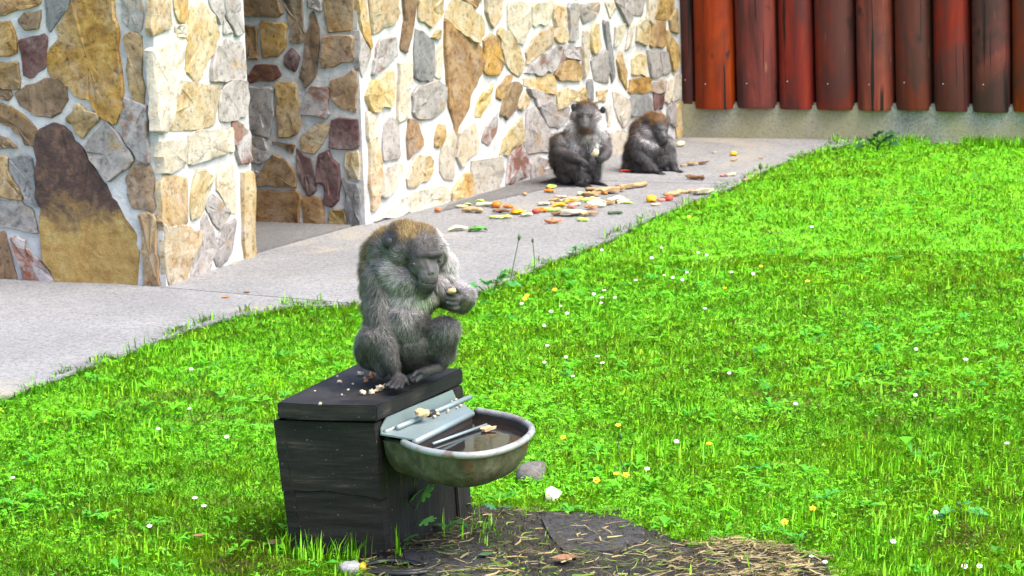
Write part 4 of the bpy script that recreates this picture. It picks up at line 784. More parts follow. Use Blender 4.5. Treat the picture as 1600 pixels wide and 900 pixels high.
# (zoom x, zoom y, kind, length px, colour) read off the photograph; sizes in photo pixels
FOOD = [(70, 270, 'chunk', 11, 'carrot'), (180, 248, 'strip', 17, 'cream'), (210, 238, 'wedge', 12, 'lime'), (265, 222, 'wedge', 15, 'lime'), (290, 243, 'strip', 26, 'pale'), (343, 247, 'chunk', 15, 'orange'), (395, 249, 'wedge', 18, 'orange'), (235, 271, 'strip', 33, 'bread'), (268, 270, 'chunk', 9, 'orange'),
        (365, 273, 'strip', 24, 'brown'), (330, 299, 'wedge', 16, 'lime'), (360, 296, 'slice', 14, 'pale'), (388, 299, 'wedge', 18, 'lime'), (450, 279, 'wedge', 22, 'yellow'), (425, 276, 'chunk', 13, 'orange'), (482, 286, 'slice', 18, 'pale'), (522, 275, 'chunk', 11, 'red'), (548, 268, 'wedge', 19, 'orange'), (600, 266, 'strip', 24, 'lime'),
        (560, 236, 'slice', 18, 'pale'), (585, 231, 'chip', 16, 'bread'), (632, 246, 'wedge', 24, 'yellow'), (680, 228, 'wedge', 18, 'yellow'), (610, 217, 'chip', 18, 'tan'), (655, 219, 'chip', 16, 'crumb'), (715, 213, 'chip', 26, 'bread'), (748, 190, 'slice', 20, 'pale'), (790, 195, 'chip', 28, 'tan'), (800, 177, 'strip', 30, 'tan'), (860, 182, 'chip', 36, 'bread'), (905, 172, 'chip', 30, 'tan'), (940, 160, 'chip', 30, 'bread'), (1000, 154, 'strip', 30, 'tan'), (845, 186, 'chunk', 9, 'orange'),
        (765, 222, 'strip', 22, 'lime'), (790, 215, 'chip', 20, 'crumb'), (805, 243, 'slice', 28, 'pale'), (780, 256, 'chip', 20, 'carrot'), (860, 234, 'chip', 24, 'tan'), (890, 222, 'chip', 30, 'cream'), (925, 226, 'chip', 22, 'crumb'), (953, 230, 'wedge', 12, 'lime'), (693, 253, 'chunk', 13, 'pink'), (690, 286, 'slice', 32, 'cream'), (632, 284, 'chip', 20, 'brown'), (770, 286, 'chip', 24, 'tan'), (725, 280, 'strip', 26, 'pale'),
        (605, 320, 'strip', 24, 'carrot'), (742, 309, 'slice', 17, 'lime'), (587, 178, 'wedge', 20, 'orange'), (597, 159, 'slice', 15, 'lime'), (473, 191, 'chunk', 8, 'tan'), (893, 279, 'strip', 20, 'darkgreen'), (163, 355, 'wedge', 28, 'pale'), (255, 358, 'wedge', 28, 'green'), (640, 205, 'strip', 18, 'crumb'), (705, 240, 'strip', 20, 'cream'),
        (1060, 221, 'chunk', 16, 'yellow'), (1078, 238, 'slice', 14, 'cream'), (1105, 216, 'chip', 14, 'pink'), (1141, 215, 'chunk', 12, 'red'), (1158, 196, 'strip', 30, 'tan'), (1172, 186, 'strip', 22, 'lime'), (1225, 180, 'chip', 24, 'bread'), (1290, 186, 'chip', 32, 'crumb'),
        (940, 84, 'strip', 16, 'red'), (1245, 52, 'chip', 18, 'tan'), (1210, 58, 'chip', 12, 'bread'), (1297, 46, 'chip', 18, 'brown'), (1262, 119, 'strip', 29, 'brown'), (1398, 104, 'chip', 14, 'pink'), (1428, 100, 'chip', 16, 'cream'), (1440, 6, 'chunk', 11, 'yellow'), (1500, 123, 'chip', 8, 'pink'), (1440, 32, 'chip', 11, 'tan'), (1570, 22, 'chip', 10, 'tan'), (1193, -35, 'chunk', 13, 'cream'), (1350, -5, 'chip', 7, 'crumb')]
NM = dict(carrot='carrot_piece', cream='fruit_piece', lime='cucumber_piece', pale='melon_piece', orange='orange_piece', yellow='mango_piece', bread='bread_crust', tan='dry_crust', brown='brown_crust', red='red_pepper_piece', crumb='bread_scrap', pink='apple_piece', darkgreen='green_peel', green='courgette_piece')
DESC = dict(carrot='carrot orange', cream='cream coloured', lime='pale lime green', pale='pale greenish white', orange='bright orange', yellow='golden yellow', bread='toasted tan', tan='dry tan brown', brown='dark brown', red='bright red', crumb='light beige', pink='pinkish', darkgreen='dark green', green='vivid green')
KW = dict(chunk='chunk', strip='strip', wedge='wedge', slice='round slice', chip='crust flake')
seen = {}
def where(zx, zy):
    if zy > 340: return 'lying apart on the bare pavement near the stone corner'
    if zy > 300: return 'on the lawn side of the food heap'
    if zx < 110 or (zx < 500 and zy < 200): return 'alone close to the stone wall foot'
    if zx > 1185 and zy < 130: return 'beyond the hunched macaque near the plinth'
    if zx > 920 and zy < 100: return 'right behind the hunched macaque'
    if zx > 1040: return 'in the small heap at the grass edge'
    if zx < 420: return 'at the wall end of the food heap'
    if zy < 205: return 'in front of the upright macaque'
    return 'in the middle of the food heap'
for zx, zy, kd, px, mt in FOOD:
    x, y = 660 + zx / 2.963, 240 + zy / 2.963
    p = on_z(x, y + 1, PZ); m_ = 1.12 * px / (FPX / p.y); wd = m_ * dict(chunk=.85, strip=.28, wedge=.6, slice=.7, chip=.7)[kd]
    th = dict(chunk=m_ * .5, strip=None, wedge=m_ * .22, slice=m_ * .16, chip=max(.006, m_ * .13))[kd]
    lab = f'{DESC[mt]} food {KW[kd]} {where(zx, zy)}'
    scrap(NM[mt], kd, p, m_, wd, mt, float(rng.uniform(-.7, .7)), lab, 'food scraps on the pavement: ' + lab, th, float(rng.normal(0, .12)))
# food held by the macaques
h = W1(704, 456, -.142); scrap('bread_piece', 'chunk', h, .024, .014, 'bread', .6, 'small bread piece held in the fingers of the macaque on the box', None, .014, 1.1, z=1)
h = W2(929.5, 241, -.135); scrap('bread_piece', 'chunk', h - Vector((0, 0, .01)), .038, .02, 'cream', .2, 'pale round food piece held by the upright macaque at the wall', None, .03, .3, z=1)
# crumbs on the lid
for i, (zx, zy, s, mt) in enumerate([(715, 135, 9, 'crumb'), (805, 143, 10, 'bread'), (800, 160, 9, 'carrot'), (750, 170, 5, 'bread'), (760, 190, 7, 'carrot'), (552, 197, 7, 'crumb'), (735, 285, 10, 'crumb'), (805, 280, 9, 'crumb'), (840, 266, 7, 'bread'), (868, 258, 12, 'crumb'), (915, 238, 9, 'crumb'), (1280, 128, 8, 'crumb'), (655, 207, 4, 'crumb'), (620, 252, 4, 'crumb'), (360, 262, 3, 'crumb'), (1130, 185, 4, 'crumb'), (535, 150, 4, 'crumb'), (570, 290, 3, 'crumb'), (400, 368, 5, 'crumb')]):
    p = on_z(420 + zx / 5, 560 + zy / 5, LZ + .0005); s_ = s / 640
    lab = 'tiny pale bread crumb scattered on the dark box lid' if mt == 'crumb' else 'toasted bread crumb on the dark box lid'
    if mt == 'carrot': lab = 'rusty orange food crumb on the dark box lid'
    scrap('bread_crumb', 'chunk', p, s_, s_ * .8, mt, float(rng.uniform(-1, 1)), lab, lab + 's', s_ * .6, cat='crumb', m_jit=.10)
scrap('bread_slice', 'slice', on_side(.33, .045, z0 + .0185), .046, .033, 'bread', 1.1, 'tan bread slice lying on the trough cover plate', None, .009, .28)
scrap('soaked_bread', 'chip', on_z(763, 673, .284), .040, .032, 'bread', .4, 'soaked bread crust floating in the trough water', None, .006)
for i, (t, off) in enumerate(((.52, .045), (.60, .052), (.66, .04), (.72, .05), (.80, .018), (.84, .02), (.76, .05), (.63, .046), (.45, .05))):
    p = on_side(t, off, z0 + (.0045 if off > .03 else .011)); s_ = rng.uniform(.005, .011); scrap('plate_crumb', 'chunk', p, s_, s_ * .8, 'crumb', float(i), 'beige bread crumb on the trough cover plate', 'crumbs on the trough cover plate', s_ * .5, cat='crumb', m_jit=.10)

# ------------------------------------------------------------------ muddy patch in front of the box
MUD = [(560, 1000), (556, 905), (575, 872), (600, 850), (625, 812), (700, 792), (760, 790), (840, 800), (900, 798), (960, 815), (1020, 830), (1080, 852), (1160, 850), (1230, 856), (1290, 878), (1310, 930), (1330, 1000)]
sheet('soil_patch', MUD, .006, M['soil'])
def blob(name, p, sx, sy, sz, mat, rot, label, cat, jag=.25, sub=3, parent=None):
    bm = bmesh.new(); bmesh.ops.create_icosphere(bm, subdivisions=sub, radius=1); s = rng.uniform(0, 20)
    for v in bm.verts:
        q = v.co.copy(); f = 1 + jag * noise.noise(q * 1.4 + Vector((s, 0, s))) + jag * .35 * noise.noise(q * 4 + Vector((0, s, 0)))
        q = Vector([math.copysign(abs(c) ** .7, c) for c in q]) if jag < .3 else q
        v.co = Vector((q.x * sx * f, q.y * sy * f, max(q.z, -.5) * sz * f))
    bm.transform(Matrix.Translation(p) @ Matrix.Rotation(rot, 4, 'Z')); o = bm_obj(name, bm, mat, parent, False); o.data.set_sharp_from_angle(angle=.6); o.data.shade_smooth() if sub > 2 else None
    if label: tag(o, label, cat)
    return o
def at(x, y, z=0.0): return on_z(x, y, z)
blob('rock', at(830, 748) + Vector((0, 0, .014)), .037, .055, .026, M['rock'], -.2, 'rough grey-brown rock lying in the grass beside the trough', 'rock', .22)
blob('pale_rock', at(547, 897) + Vector((0, 0, .010)), .026, .03, .018, M['white_rock'], .3, 'pale round pebble in the soil in front of the wooden box', 'rock', .2)
V = [on_z(x, y, 0) for x, y in ((842, 816), (858, 806), (885, 808), (905, 803), (938, 812), (962, 811), (990, 823), (1010, 831), (1003, 845), (1012, 852), (975, 858), (955, 869), (925, 866), (902, 875), (878, 868), (868, 850), (852, 838))]
bm = bmesh.new(); prism(bm, [(v.x, v.y) for v in V], -.01, .011); bmesh.ops.bevel(bm, geom=[e for e in bm.edges if all(v.co.z > .01 for v in e.verts)], offset=.006, segments=2, affect='EDGES')
tag(bm_obj('flat_stone', bm, M['wetslab']), 'dark flat paving stone half buried in the straw', 'stone')
V = [on_z(x, y, 0) for x, y in ((630, 868), (700, 850), (790, 868), (800, 892), (740, 910), (640, 905))]
bm = bmesh.new(); prism(bm, [(v.x, v.y) for v in V], -.01, .011); tag(bm_obj('flat_stone', bm, M['wetslab']), 'damp flat stone in the soil beside the black hose', 'stone')
# white scrap: folded triangle
p = at(862, 783); a = [p + Vector(v) for v in ((-.018, -.01, .0), (.012, -.012, .002), (.026, .01, .018), (-.002, .012, .034), (-.014, .004, .03))]
bm = bmesh.new(); hexa(bm, a, [q + Vector((.002, .006, .001)) for q in a]); tag(bm_obj('melon_rind', bm, M['paper']), 'small white piece of rind standing in the grass', 'food')
# hose loop and nozzle
hp = [(572, 884), (590, 878), (625, 877), (655, 882), (664, 889), (640, 893), (605, 893), (580, 892), (600, 896), (640, 897), (668, 893)]
bm = bmesh.new(); tube(bm, spline([at(x, y, .016) for x, y in hp], 5), .0065, 8); hs = bm_obj('hose', bm, M['rubber'], None, True); tag(hs, 'short loop of black rubber hose on the wet soil', 'hose')
bm = bmesh.new(); a = at(572, 884, .016); tube(bm, [a + Vector((-.006, .004, 0)), a + Vector((-.012, -.006, .0)), a + Vector((-.006, -.022, -.003))], .0085, 8); bm_obj('connector', bm, M['yplastic'], hs, True)
tw = [on_z(x, y, z) for x, y, z in ((668, 825, .01), (684, 815, .02), (700, 800, .04), (716, 786, .055), (736, 775, .06))]
bm = bmesh.new(); tube(bm, spline(tw, 4), .0028, 6); tag(bm_obj('twig', bm, M['twig'], None, True), 'pale bent twig leaning out from under the trough', 'twig')
def dead_leaf(x, y, L, mt, rot, label, z=.014, group=None):
    p = at(x, y, z); n = 7; top, bot = [], []
    for i in range(n):
        t = i / (n - 1); wv = math.sin(math.pi * (t * .9 + .05)) * L * .32; cz = .35 * L * (t - .5) ** 2; top.append(Vector(((t - .5) * L, wv, cz + wv * .4))); bot.append(Vector(((t - .5) * L, -wv, cz + wv * .25)))
    V = [p + Matrix.Rotation(rot, 3, 'Z') @ v for v in top + [Vector(((i / (n - 1) - .5) * L, 0, .35 * L * (i / (n - 1) - .5) ** 2)) for i in range(n)] + bot]
    F = [(r * n + i, r * n + i + 1, r * n + n + i + 1, r * n + n + i) for r in range(2) for i in range(n - 1)]
    V += [v + Vector((0, 0, -.0012)) for v in V]; k = 3 * n; F += [tuple(q + k for q in f[::-1]) for f in F]
    return tag(mobj('dead_leaf', V, F, M[mt]), label, 'leaf', group)
dead_leaf(352, 465, .03, 'carrot', .3, 'orange dry leaf on the pavement joint near the grass'); dead_leaf(385, 457, .03, 'deadleaf', -.5, 'brown dry leaf beside grass blades on the pavement')
dead_leaf(430, 850, .055, 'deadleaf', .9, 'brown dry leaf against the front corner of the wooden box', .02); dead_leaf(882, 874, .06, 'brown', .1, 'rust brown leaf at the edge of the flat stone', .018); dead_leaf(600, 862, .04, 'deadleaf', -.7, 'dry curled leaf at the foot of the box boards', .02)
dead_leaf(760, 868, .04, 'darkgreen', .4, 'grey green leaf lying on the damp soil', .016); dead_leaf(310, 838, .03, 'deadleaf', .2, 'tan dry leaf lying in the lawn left of the box', .04)

# ------------------------------------------------------------------ weeds
def leaf_fan(p, d, up_v, L, lobes=5, col=(.05, .16, .03), parent=None):
    """palmate toothed leaf"""
    d = Vector(d).normalized(); s = d.cross(up_v).normalized(); u = s.cross(d); V = [Vector(p)]; F = []
    n = lobes * 4
    for i in range(n + 1):
        a = -1.9 + 3.8 * i / n; r = L * (.5 + .5 * abs(math.sin((i / n) * math.pi * lobes)) ** .6) * (1 - .18 * abs(a) / 1.9)
        V.append(Vector(p) + d * (math.cos(a) * r + L * .2) + s * math.sin(a) * r + u * (-.18 * r * abs(math.sin(a * 1.3)) + .05 * r))
    F = [(0, i, i + 1) for i in range(1, n + 1)]
    V2 = [v - u * .0008 for v in V]; k = len(V); F += [tuple(q + k for q in f[::-1]) for f in F]
    cc = np.tile(np.array(col) * rng.uniform(.8, 1.25), (2 * k, 1)); o = np_mesh('leaf', np.array(V + V2), np.array(F), M['leaf'], cc, parent=parent); return o
def leaf_oval(p, d, up_v, L, wd, col, parent, curl=.35):
    d = Vector(d).normalized(); s = d.cross(up_v).normalized(); u = s.cross(d); n = 8; V = []
    for i in range(n + 1):
        t = i / n; wv = wd * .5 * math.sin(math.pi * t ** .75) ** .9 + .0004; c = Vector(p) + d * L * t + u * (-curl * L * t * t)
        rf = .12 * wd * math.sin(t * 14); V += [c - s * wv + u * (wv * .35 + rf), c, c + s * wv + u * (wv * .35 - rf)]
    F = []
    for i in range(n):
        for k in range(2): a = i * 3 + k; F += [(a, a + 1, a + 4), (a, a + 4, a + 3)]
    cc = np.tile(np.array(col) * rng.uniform(.8, 1.2), (len(V), 1)); return np_mesh('leaf', np.array(V), np.array(F), M['leaf'], cc, smooth=True, parent=parent)
def stem(pts, r, parent, mat='stalk'):
    bm = bmesh.new(); tube(bm, spline(pts, 4), r, 6); return bm_obj('stem', bm, M[mat], parent, True)
UP = Vector((0, 0, 1))
def weed(label, x, y, stems, col=(.26, .62, .12), group=None):
    b0 = at(x, y, .0); root = empty('weed_plant', b0); tag(root, label, 'plant', group)
    for pts, L, lob in stems:                            # pts are photo pixels at the plant's own distance
        P = [b0] + [on_y(px, py, b0.y - .004 * i) for i, (px, py) in enumerate(pts)]
        stem(P, .0016, root)
        e = P[-1]; dv_ = (P[-1] - P[-2]); dv_.z *= .3; leaf_fan(e, dv_ + Vector((rng.normal(0, .004), -.012, -.003)), Vector((rng.normal(0, .2), -.55, 1)).normalized(), L, lob, col, root)
    return root
weed('tall weed with lobed leaves growing up in front of the trough', 640, 852, [([(642, 800), (650, 735), (655, 712)], .010, 3), ([(640, 800), (645, 775)], .032, 5), ([(644, 810), (660, 772)], .034, 5), ([(632, 790), (632, 740), (628, 716)], .016, 4), ([(650, 820), (662, 812)], .03, 5)])
weed('low weed with bright toothed leaves at the foot of the box side', 628, 862, [([(626, 850), (620, 842)], .026, 5), ([(634, 848), (640, 838)], .024, 5), ([(624, 856), (612, 852)], .02, 5)], (.09, .28, .04))
weed('small weed with dark lobed leaves on the soil behind the twig', 700, 835, [([(702, 824), (706, 815)], .03, 5), ([(694, 824), (690, 818)], .026, 5), ([(710, 830), (720, 822)], .02, 5)], (.045, .14, .03))
weed('yellow green sprout beside the twig under the trough', 722, 815, [([(722, 790), (718, 770)], .014, 3), ([(730, 795), (734, 786)], .012, 3)], (.14, .3, .03))
weed('blue green lobed weed in the grass behind the flat stone', 778, 808, [([(776, 798), (770, 790)], .022, 5), ([(782, 798), (790, 790)], .022, 5)], (.04, .16, .06))
def dock(label, x, y, leaves, col, name='broadleaf_plant'):
    b0 = at(x, y); root = empty(name, b0); tag(root, label, 'plant')
    for px, py, L, wd in leaves:
        e = on_y(px, py, b0.y); stem([b0, b0.lerp(e, .5) + Vector((0, -.01, .004)), e], .0018, root); dd = e - b0; dd.z *= .35; leaf_oval(e, dd + Vector((rng.normal(0, .01), -.02, 0)), Vector((0, -.4, 1)).normalized(), L, wd, col, root)
    return root
dock('broad-leaved plant growing at the pavement edge beside the sitting macaque', 768, 466, [(762, 446, .07, .05), (775, 440, .06, .045), (790, 446, .06, .04), (748, 448, .05, .035), (782, 430, .04, .03)], (.045, .20, .035))
dock('pale broad leaf standing at the pavement edge among grass', 898, 400, [(900, 388, .05, .05), (893, 392, .04, .03)], (.16, .38, .14))
dock('dark green leafy clump at the foot of the fence plinth', 1370, 234, [(1360, 222, .09, .05), (1370, 215, .08, .05), (1380, 220, .08, .05), (1388, 226, .07, .05), (1352, 228, .07, .05), (1374, 224, .09, .06), (1365, 226, .08, .05), (1382, 212, .07, .04)], (.03, .11, .03))
dock('large-leaved clump in the lawn near the straw end', 1500, 815, [(1475, 806, .05, .03), (1490, 798, .06, .03), (1510, 800, .055, .03), (1525, 806, .05, .03), (1500, 790, .05, .03), (1485, 812, .05, .035)], (.06, .26, .05))
def seedstalk(label, pts, Yb, head=.006):
    P = [on_y(x, y, Yb) for x, y in pts]; root = empty('seed_stalk', P[0]); tag(root, label, 'plant'); stem(P, .0019, root)
    bm = bmesh.new(); bmesh.ops.create_icosphere(bm, subdivisions=1, radius=head); bm.transform(Matrix.Translation(P[-1]) @ Matrix.Diagonal((.7, .7, 1.3, 1))); bm_obj('seed_head', bm, M['stalk'], root, True)
yb = at(800, 452).y; seedstalk('tall bare plantain stalk at the pavement edge beside the broad leaves', [(795, 455), (800, 425), (806, 395), (811, 371)], yb, .010); seedstalk('shorter plantain stalk at the pavement edge', [(833, 440), (835, 410), (832, 376)], at(833, 440).y, .008)
yb = at(1187, 285).y; seedstalk('plantain stalk at the far pavement edge in front of the plinth', [(1186, 290), (1188, 275), (1188, 260)], yb, .014)
yb = at(975, 745).y; seedstalk('curved brown stalk rising from the lawn above two yellow flowers', [(985, 748), (972, 725), (965, 700), (970, 682)], yb, .007)

# ------------------------------------------------------------------ lawn flowers
def flower(name, p, r, petals, pm, label, group):
    n = petals * 2; bm = bmesh.new(); c = bm.verts.new((0, 0, 0)); d = bm.verts.new((0, 0, -r * .3)); tl = Matrix.Rotation(rng.uniform(.25, .75), 3, 'X') @ Matrix.Rotation(rng.uniform(0, 6), 3, 'Z')
    ring_ = [bm.verts.new((math.cos(math.pi * 2 * i / n) * r * (1 if i % 2 else .72), math.sin(math.pi * 2 * i / n) * r * (1 if i % 2 else .72), r * .22)) for i in range(n)]
    for i in range(n): bm.faces.new((c, ring_[i], ring_[(i + 1) % n])); bm.faces.new((d, ring_[(i + 1) % n], ring_[i]))
    for v in bm.verts: v.co = tl @ v.co + Vector(p)
    o = bm_obj(name, bm, M[pm]); tag(o, label, 'flower', group)
    bm = bmesh.new(); bmesh.ops.create_icosphere(bm, subdivisions=1, radius=r * .34, matrix=Matrix.Translation(Vector(p) + Vector((0, -r * .15, r * .12)))); bm_obj('flower_centre', bm, M['butter'], o, True)
    bm = bmesh.new(); tube(bm, [Vector(p) + Vector((0, 0, -r * .3)), Vector((p[0] + .004, p[1] + .004, 0))], .0011, 5); bm_obj('flower_stalk', bm, M['stalk'], o)
def lawn_place(x, y):
    e = float(np.interp(x, [p[0] for p in EDGE], [p[1] for p in EDGE])); p, pe = on_z(x, y), on_z(x, e)
    if (on_z(x, y) - on_z(600, 850)).length < .75: return 'within reach of the wooden box'
    if x > 600 and (on_z(x, y) - on_z(1150, 870)).length < .55: return 'beside the straw-covered soil'
    if (p - pe).length < 1.0: return 'close to the pavement edge'
    if x < 450: return 'in the lawn between the pavement and the wooden box'
    if (p - on_z(760, 700)).length < 1.3: return 'in the lawn beyond the drinking trough'
    return 'in the open lawn away from the trough'
dz = [(800 + x / 3, 300 + y / 3) for x, y in ((421, 273), (700, 262), (655, 310), (872, 285), (912, 297), (713, 392), (753, 403), (798, 413), (820, 377), (580, 415), (432, 463), (420, 497), (418, 521), (383, 480), (482, 496), (228, 536), (182, 562), (257, 570), (150, 627), (903, 548), (1028, 377), (1130, 385), (1405, 165), (165, 722), (252, 775), (400, 772), (423, 803), (152, 800), (1018, 850), (285, 865), (45, 525))]
dz += [(1000 + x / 2.25, 500 + y / 2.25) for x, y in ((970, 103), (968, 265), (547, 296), (128, 428), (25, 525), (1290, 435), (1040, 678), (890, 780), (650, 852), (1140, 868), (1193, 867), (602, 832), (1145, 140))]
dz += [(x / 1.915, 430 + y / 1.915) for x, y in ((567, 400), (473, 460), (583, 668), (610, 692), (447, 752), (38, 607), (678, 485), (572, 282))]
for x, y in dz:
    h_ = rng.uniform(.026, .038); flower('daisy', on_z(x, y, h_), rng.uniform(.006, .0085), 7, 'petal', 'small white daisy blooming ' + lawn_place(x, y), 'white daisies ' + lawn_place(x, y))
yf = [(800 + x / 3, 300 + y / 3) for x, y in ((70, 487), (60, 502), (200, 460), (997, 452), (1167, 350), (1385, 420), (830, 118))] + [(1108, 694), (1270, 795), (1226, 816), (963, 741), (978, 743), (932, 751), (880, 684), (966, 665)]
for x, y in yf:
    h_ = rng.uniform(.03, .045); flower('buttercup', on_z(x, y, h_), rng.uniform(.0085, .0115), 5, 'butter', 'small yellow buttercup blooming ' + lawn_place(x, y), 'yellow buttercups ' + lawn_place(x, y))

# ------------------------------------------------------------------ grass, clover, straw
def lawn_points(n, y0, y1, edge_bias=0.0):
    Y = rng.uniform(y0, y1, n); X = rng.uniform(-1, 1, n) * .235 * Y + .0; return np.column_stack([X, Y, np.zeros(n)])
EX, EY = np.array([p[0] for p in EDGE], float), np.array([p[1] for p in EDGE], float)
BOXP = [(p.x, p.y) for p in (gFL, gFR, gRR, gRL)]
def lawn_mask(P, mud_keep=.11):
    px, py = proj_np(P); edge = np.interp(px, EX, EY) - 3 + 4 * np.sin(px * .11) + 4 * np.sin(px * .037) + rng.normal(0, 1.5, len(P))
    ok = (py > edge) | (px > 1372)
    fn = (P[:, 0] - F0.x) * nF.x + (P[:, 1] - F0.y) * nF.y; ok &= fn > .02
    ok &= ~in_poly(P[:, 0], P[:, 1], BOXP)
    mud = in_poly(px + 20 * vnoise(P[:, :2], 16, 1.0) + 10 * vnoise(P[:, :2], 45, 3.0), py + 12 * vnoise(P[:, :2], 18, 2.0) + 7 * vnoise(P[:, :2], 50, 5.0) - 6, MUD); ok &= (~mud) | (rng.random(len(P)) < mud_keep)
    return ok, px, py, edge, mud
def mixc(a, b, t): return a * (1 - t) + b * t
GD, GM, GY, GS = np.array([.085, .410, .010]), np.array([.195, .640, .012]), np.array([.420, .760, .016]), np.array([.52, .42, .15])
def blades(P, Hh, Wd, lean, col, nm):
    n = len(P); az_ = rng.uniform(0, 2 * np.pi, n); L = np.column_stack([np.cos(az_), np.sin(az_), np.zeros(n)])
    sa = az_ + np.pi / 2 + rng.normal(0, .5, n); S = np.column_stack([np.cos(sa), np.sin(sa), np.zeros(n)]) * Wd[:, None] * .5
    ln_ = (lean * Hh)[:, None]; Hz = np.zeros((n, 3)); Hz[:, 2] = Hh
    p1 = P + L * ln_ * .3 + Hz * .55; p2 = P + L * ln_ + Hz * (1 - .24 * np.minimum(lean, 2.4))[:, None]
    V = np.stack([P - S, P + S, p1 - S * .85, p1 + S * .85, p2], 1).reshape(-1, 3); b5 = np.arange(n)[:, None] * 5
    T = np.concatenate([b5 + [0, 1, 3], b5 + [0, 3, 2], b5 + [2, 3, 4]], 1).reshape(-1, 3)
    CC = np.stack([col * .95, col * .95, col, col, col], 1).reshape(-1, 3)
    up3 = np.zeros((n, 3)); up3[:, 2] = 1; N = np.cross(S, p2 - P); N /= np.linalg.norm(N, axis=1, keepdims=True) + 1e-9; N[N[:, 1] > 0] *= -1; N = N * .45 + up3 * .8; N /= np.linalg.norm(N, axis=1, keepdims=True)
    o = np_mesh(nm, V, T, M['grass'], CC, normals=np.repeat(N, 5, 0)); return o
PP = np.vstack([lawn_points(210000, 5.9, 8.2), lawn_points(230000, 8.2, 11), lawn_points(190000, 11, 15.4)])
# tufts: pull some blades together
cl = rng.integers(0, len(PP), len(PP)); tuft = rng.random(len(PP)) < .35
PP[tuft] = PP[(cl[tuft] // 9) * 9 % len(PP)] + np.column_stack([rng.normal(0, .012, (tuft.sum(), 2)), np.zeros(tuft.sum())])
ok, px, py, edge, mud = lawn_mask(PP); PP, px, py, edge, mud = PP[ok], px[ok], py[ok], edge[ok], mud[ok]; n = len(PP)
nl = vnoise(PP, 2.1, 4.0); ns = vnoise(PP, 9, 7.0); nb_ = vnoise(PP, 26, 2.0)
near_edge = np.clip(1 - (py - edge) / (np.maximum(.12 * FPX * CH / PP[:, 1] ** 2 * PP[:, 1] * .1, 14)), 0, 1) * (px < 1372)
dbox = np.hypot(PP[:, 0] + .36, PP[:, 1] - 6.75)
Hh = .0125 + .003 * nl + .005 * ns + .008 * np.clip(nb_, -.6, 1) + .004 * vnoise(PP, 55, 8.) + .014 * near_edge + .012 * np.exp(-((dbox - .32) / .12) ** 2)
right = np.clip((px - 1250) / 300, 0, 1) * np.clip((py - 560) / 250, 0, 1); Hh += .014 * right
Hh = np.clip(Hh, .006, .09) * np.exp(rng.normal(0, .28, n)); Hh[mud] *= .8
t = np.clip(.42 + .34 * nl + .28 * ns + .26 * nb_ + rng.normal(0, .2, n) + .10 * right, 0, 1)[:, None]
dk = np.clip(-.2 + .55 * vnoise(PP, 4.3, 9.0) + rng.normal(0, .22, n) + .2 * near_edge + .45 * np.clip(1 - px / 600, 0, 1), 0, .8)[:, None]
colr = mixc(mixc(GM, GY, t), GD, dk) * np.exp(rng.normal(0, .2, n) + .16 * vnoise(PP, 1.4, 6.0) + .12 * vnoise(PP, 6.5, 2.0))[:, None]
st_ = rng.random(n) < (.07 + .6 * np.clip(.8 * vnoise(PP, 2.6, 12.0) + .8 * vnoise(PP, 11, 3.) - .35, 0, 1)); colr[st_] = GS * rng.uniform(.6, 1.1, (st_.sum(), 1))
Wd = .0024 * np.exp(rng.normal(0, .25, n)) * (1 + .10 * (PP[:, 1] - 7)); lean = np.abs(rng.normal(1.1, .7, n)) + .35 * (nb_ < -.1); lean[st_] += .8
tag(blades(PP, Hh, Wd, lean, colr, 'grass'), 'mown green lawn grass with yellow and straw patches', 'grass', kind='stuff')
# long grass at the pavement edge, round the box and by the plinth
LP = np.vstack([lawn_points(90000, 6.2, 15.4), np.column_stack([rng.uniform(-.75, .0, 4000), rng.uniform(6.45, 7.2, 4000), np.zeros(4000)])])
fx = rng.uniform(0, 3.1, 3500); fo = np.abs(rng.normal(.03, .04, 3500)) + .022
LP = np.vstack([LP, np.column_stack([F0.x + DF.x * fx + nF.x * fo, F0.y + DF.y * fx + nF.y * fo, np.zeros(3500)])])
ok, px, py, edge, mud = lawn_mask(LP, .10); dpe = (py - edge) * LP[:, 1] / FPX * LP[:, 1] / CH; db_ = np.zeros(len(LP)) + 9.
for a, b in ((gFL, gFR), (gFR, gRR), (gFL, gRL)):
    ab = np.array([b.x - a.x, b.y - a.y]); tt = np.clip(((LP[:, 0] - a.x) * ab[0] + (LP[:, 1] - a.y) * ab[1]) / (ab @ ab), 0, 1); db_ = np.minimum(db_, np.hypot(LP[:, 0] - a.x - ab[0] * tt, LP[:, 1] - a.y - ab[1] * tt))
fn = (LP[:, 0] - F0.x) * nF.x + (LP[:, 1] - F0.y) * nF.y
lush = ((px > 1330) & (py > 700) & (vnoise(LP, 7, 3.0) > .1)) | ((vnoise(LP, 6, 13.0) + .7 * vnoise(LP, 23, 4.0) > .72) & (rng.random(len(LP)) < .8))
sel = ok & (((dpe < .07) & (rng.random(len(LP)) < .55) & (vnoise(LP, 9, 5.) > -.35)) | ((db_ < .05) & (px < 640)) | ((fn < .16) & (px > 1300) & (vnoise(LP, 8, 1.) > -.2)) | lush)
LP, near_b = LP[sel], db_[sel] < .06; n = len(LP)
Hh = rng.uniform(.025, .065, n); Hh[near_b] *= 1.4; t = rng.random((n, 1)) * .6; colr = mixc(mixc(GM, GY, t), GD, rng.random((n, 1)) * .35)
tag(blades(LP, Hh, .0040 * np.exp(rng.normal(0, .2, n)), np.abs(rng.normal(.3, .3, n)), colr, 'long_grass'), 'longer grass along the pavement edge and round the box', 'grass', kind='stuff')
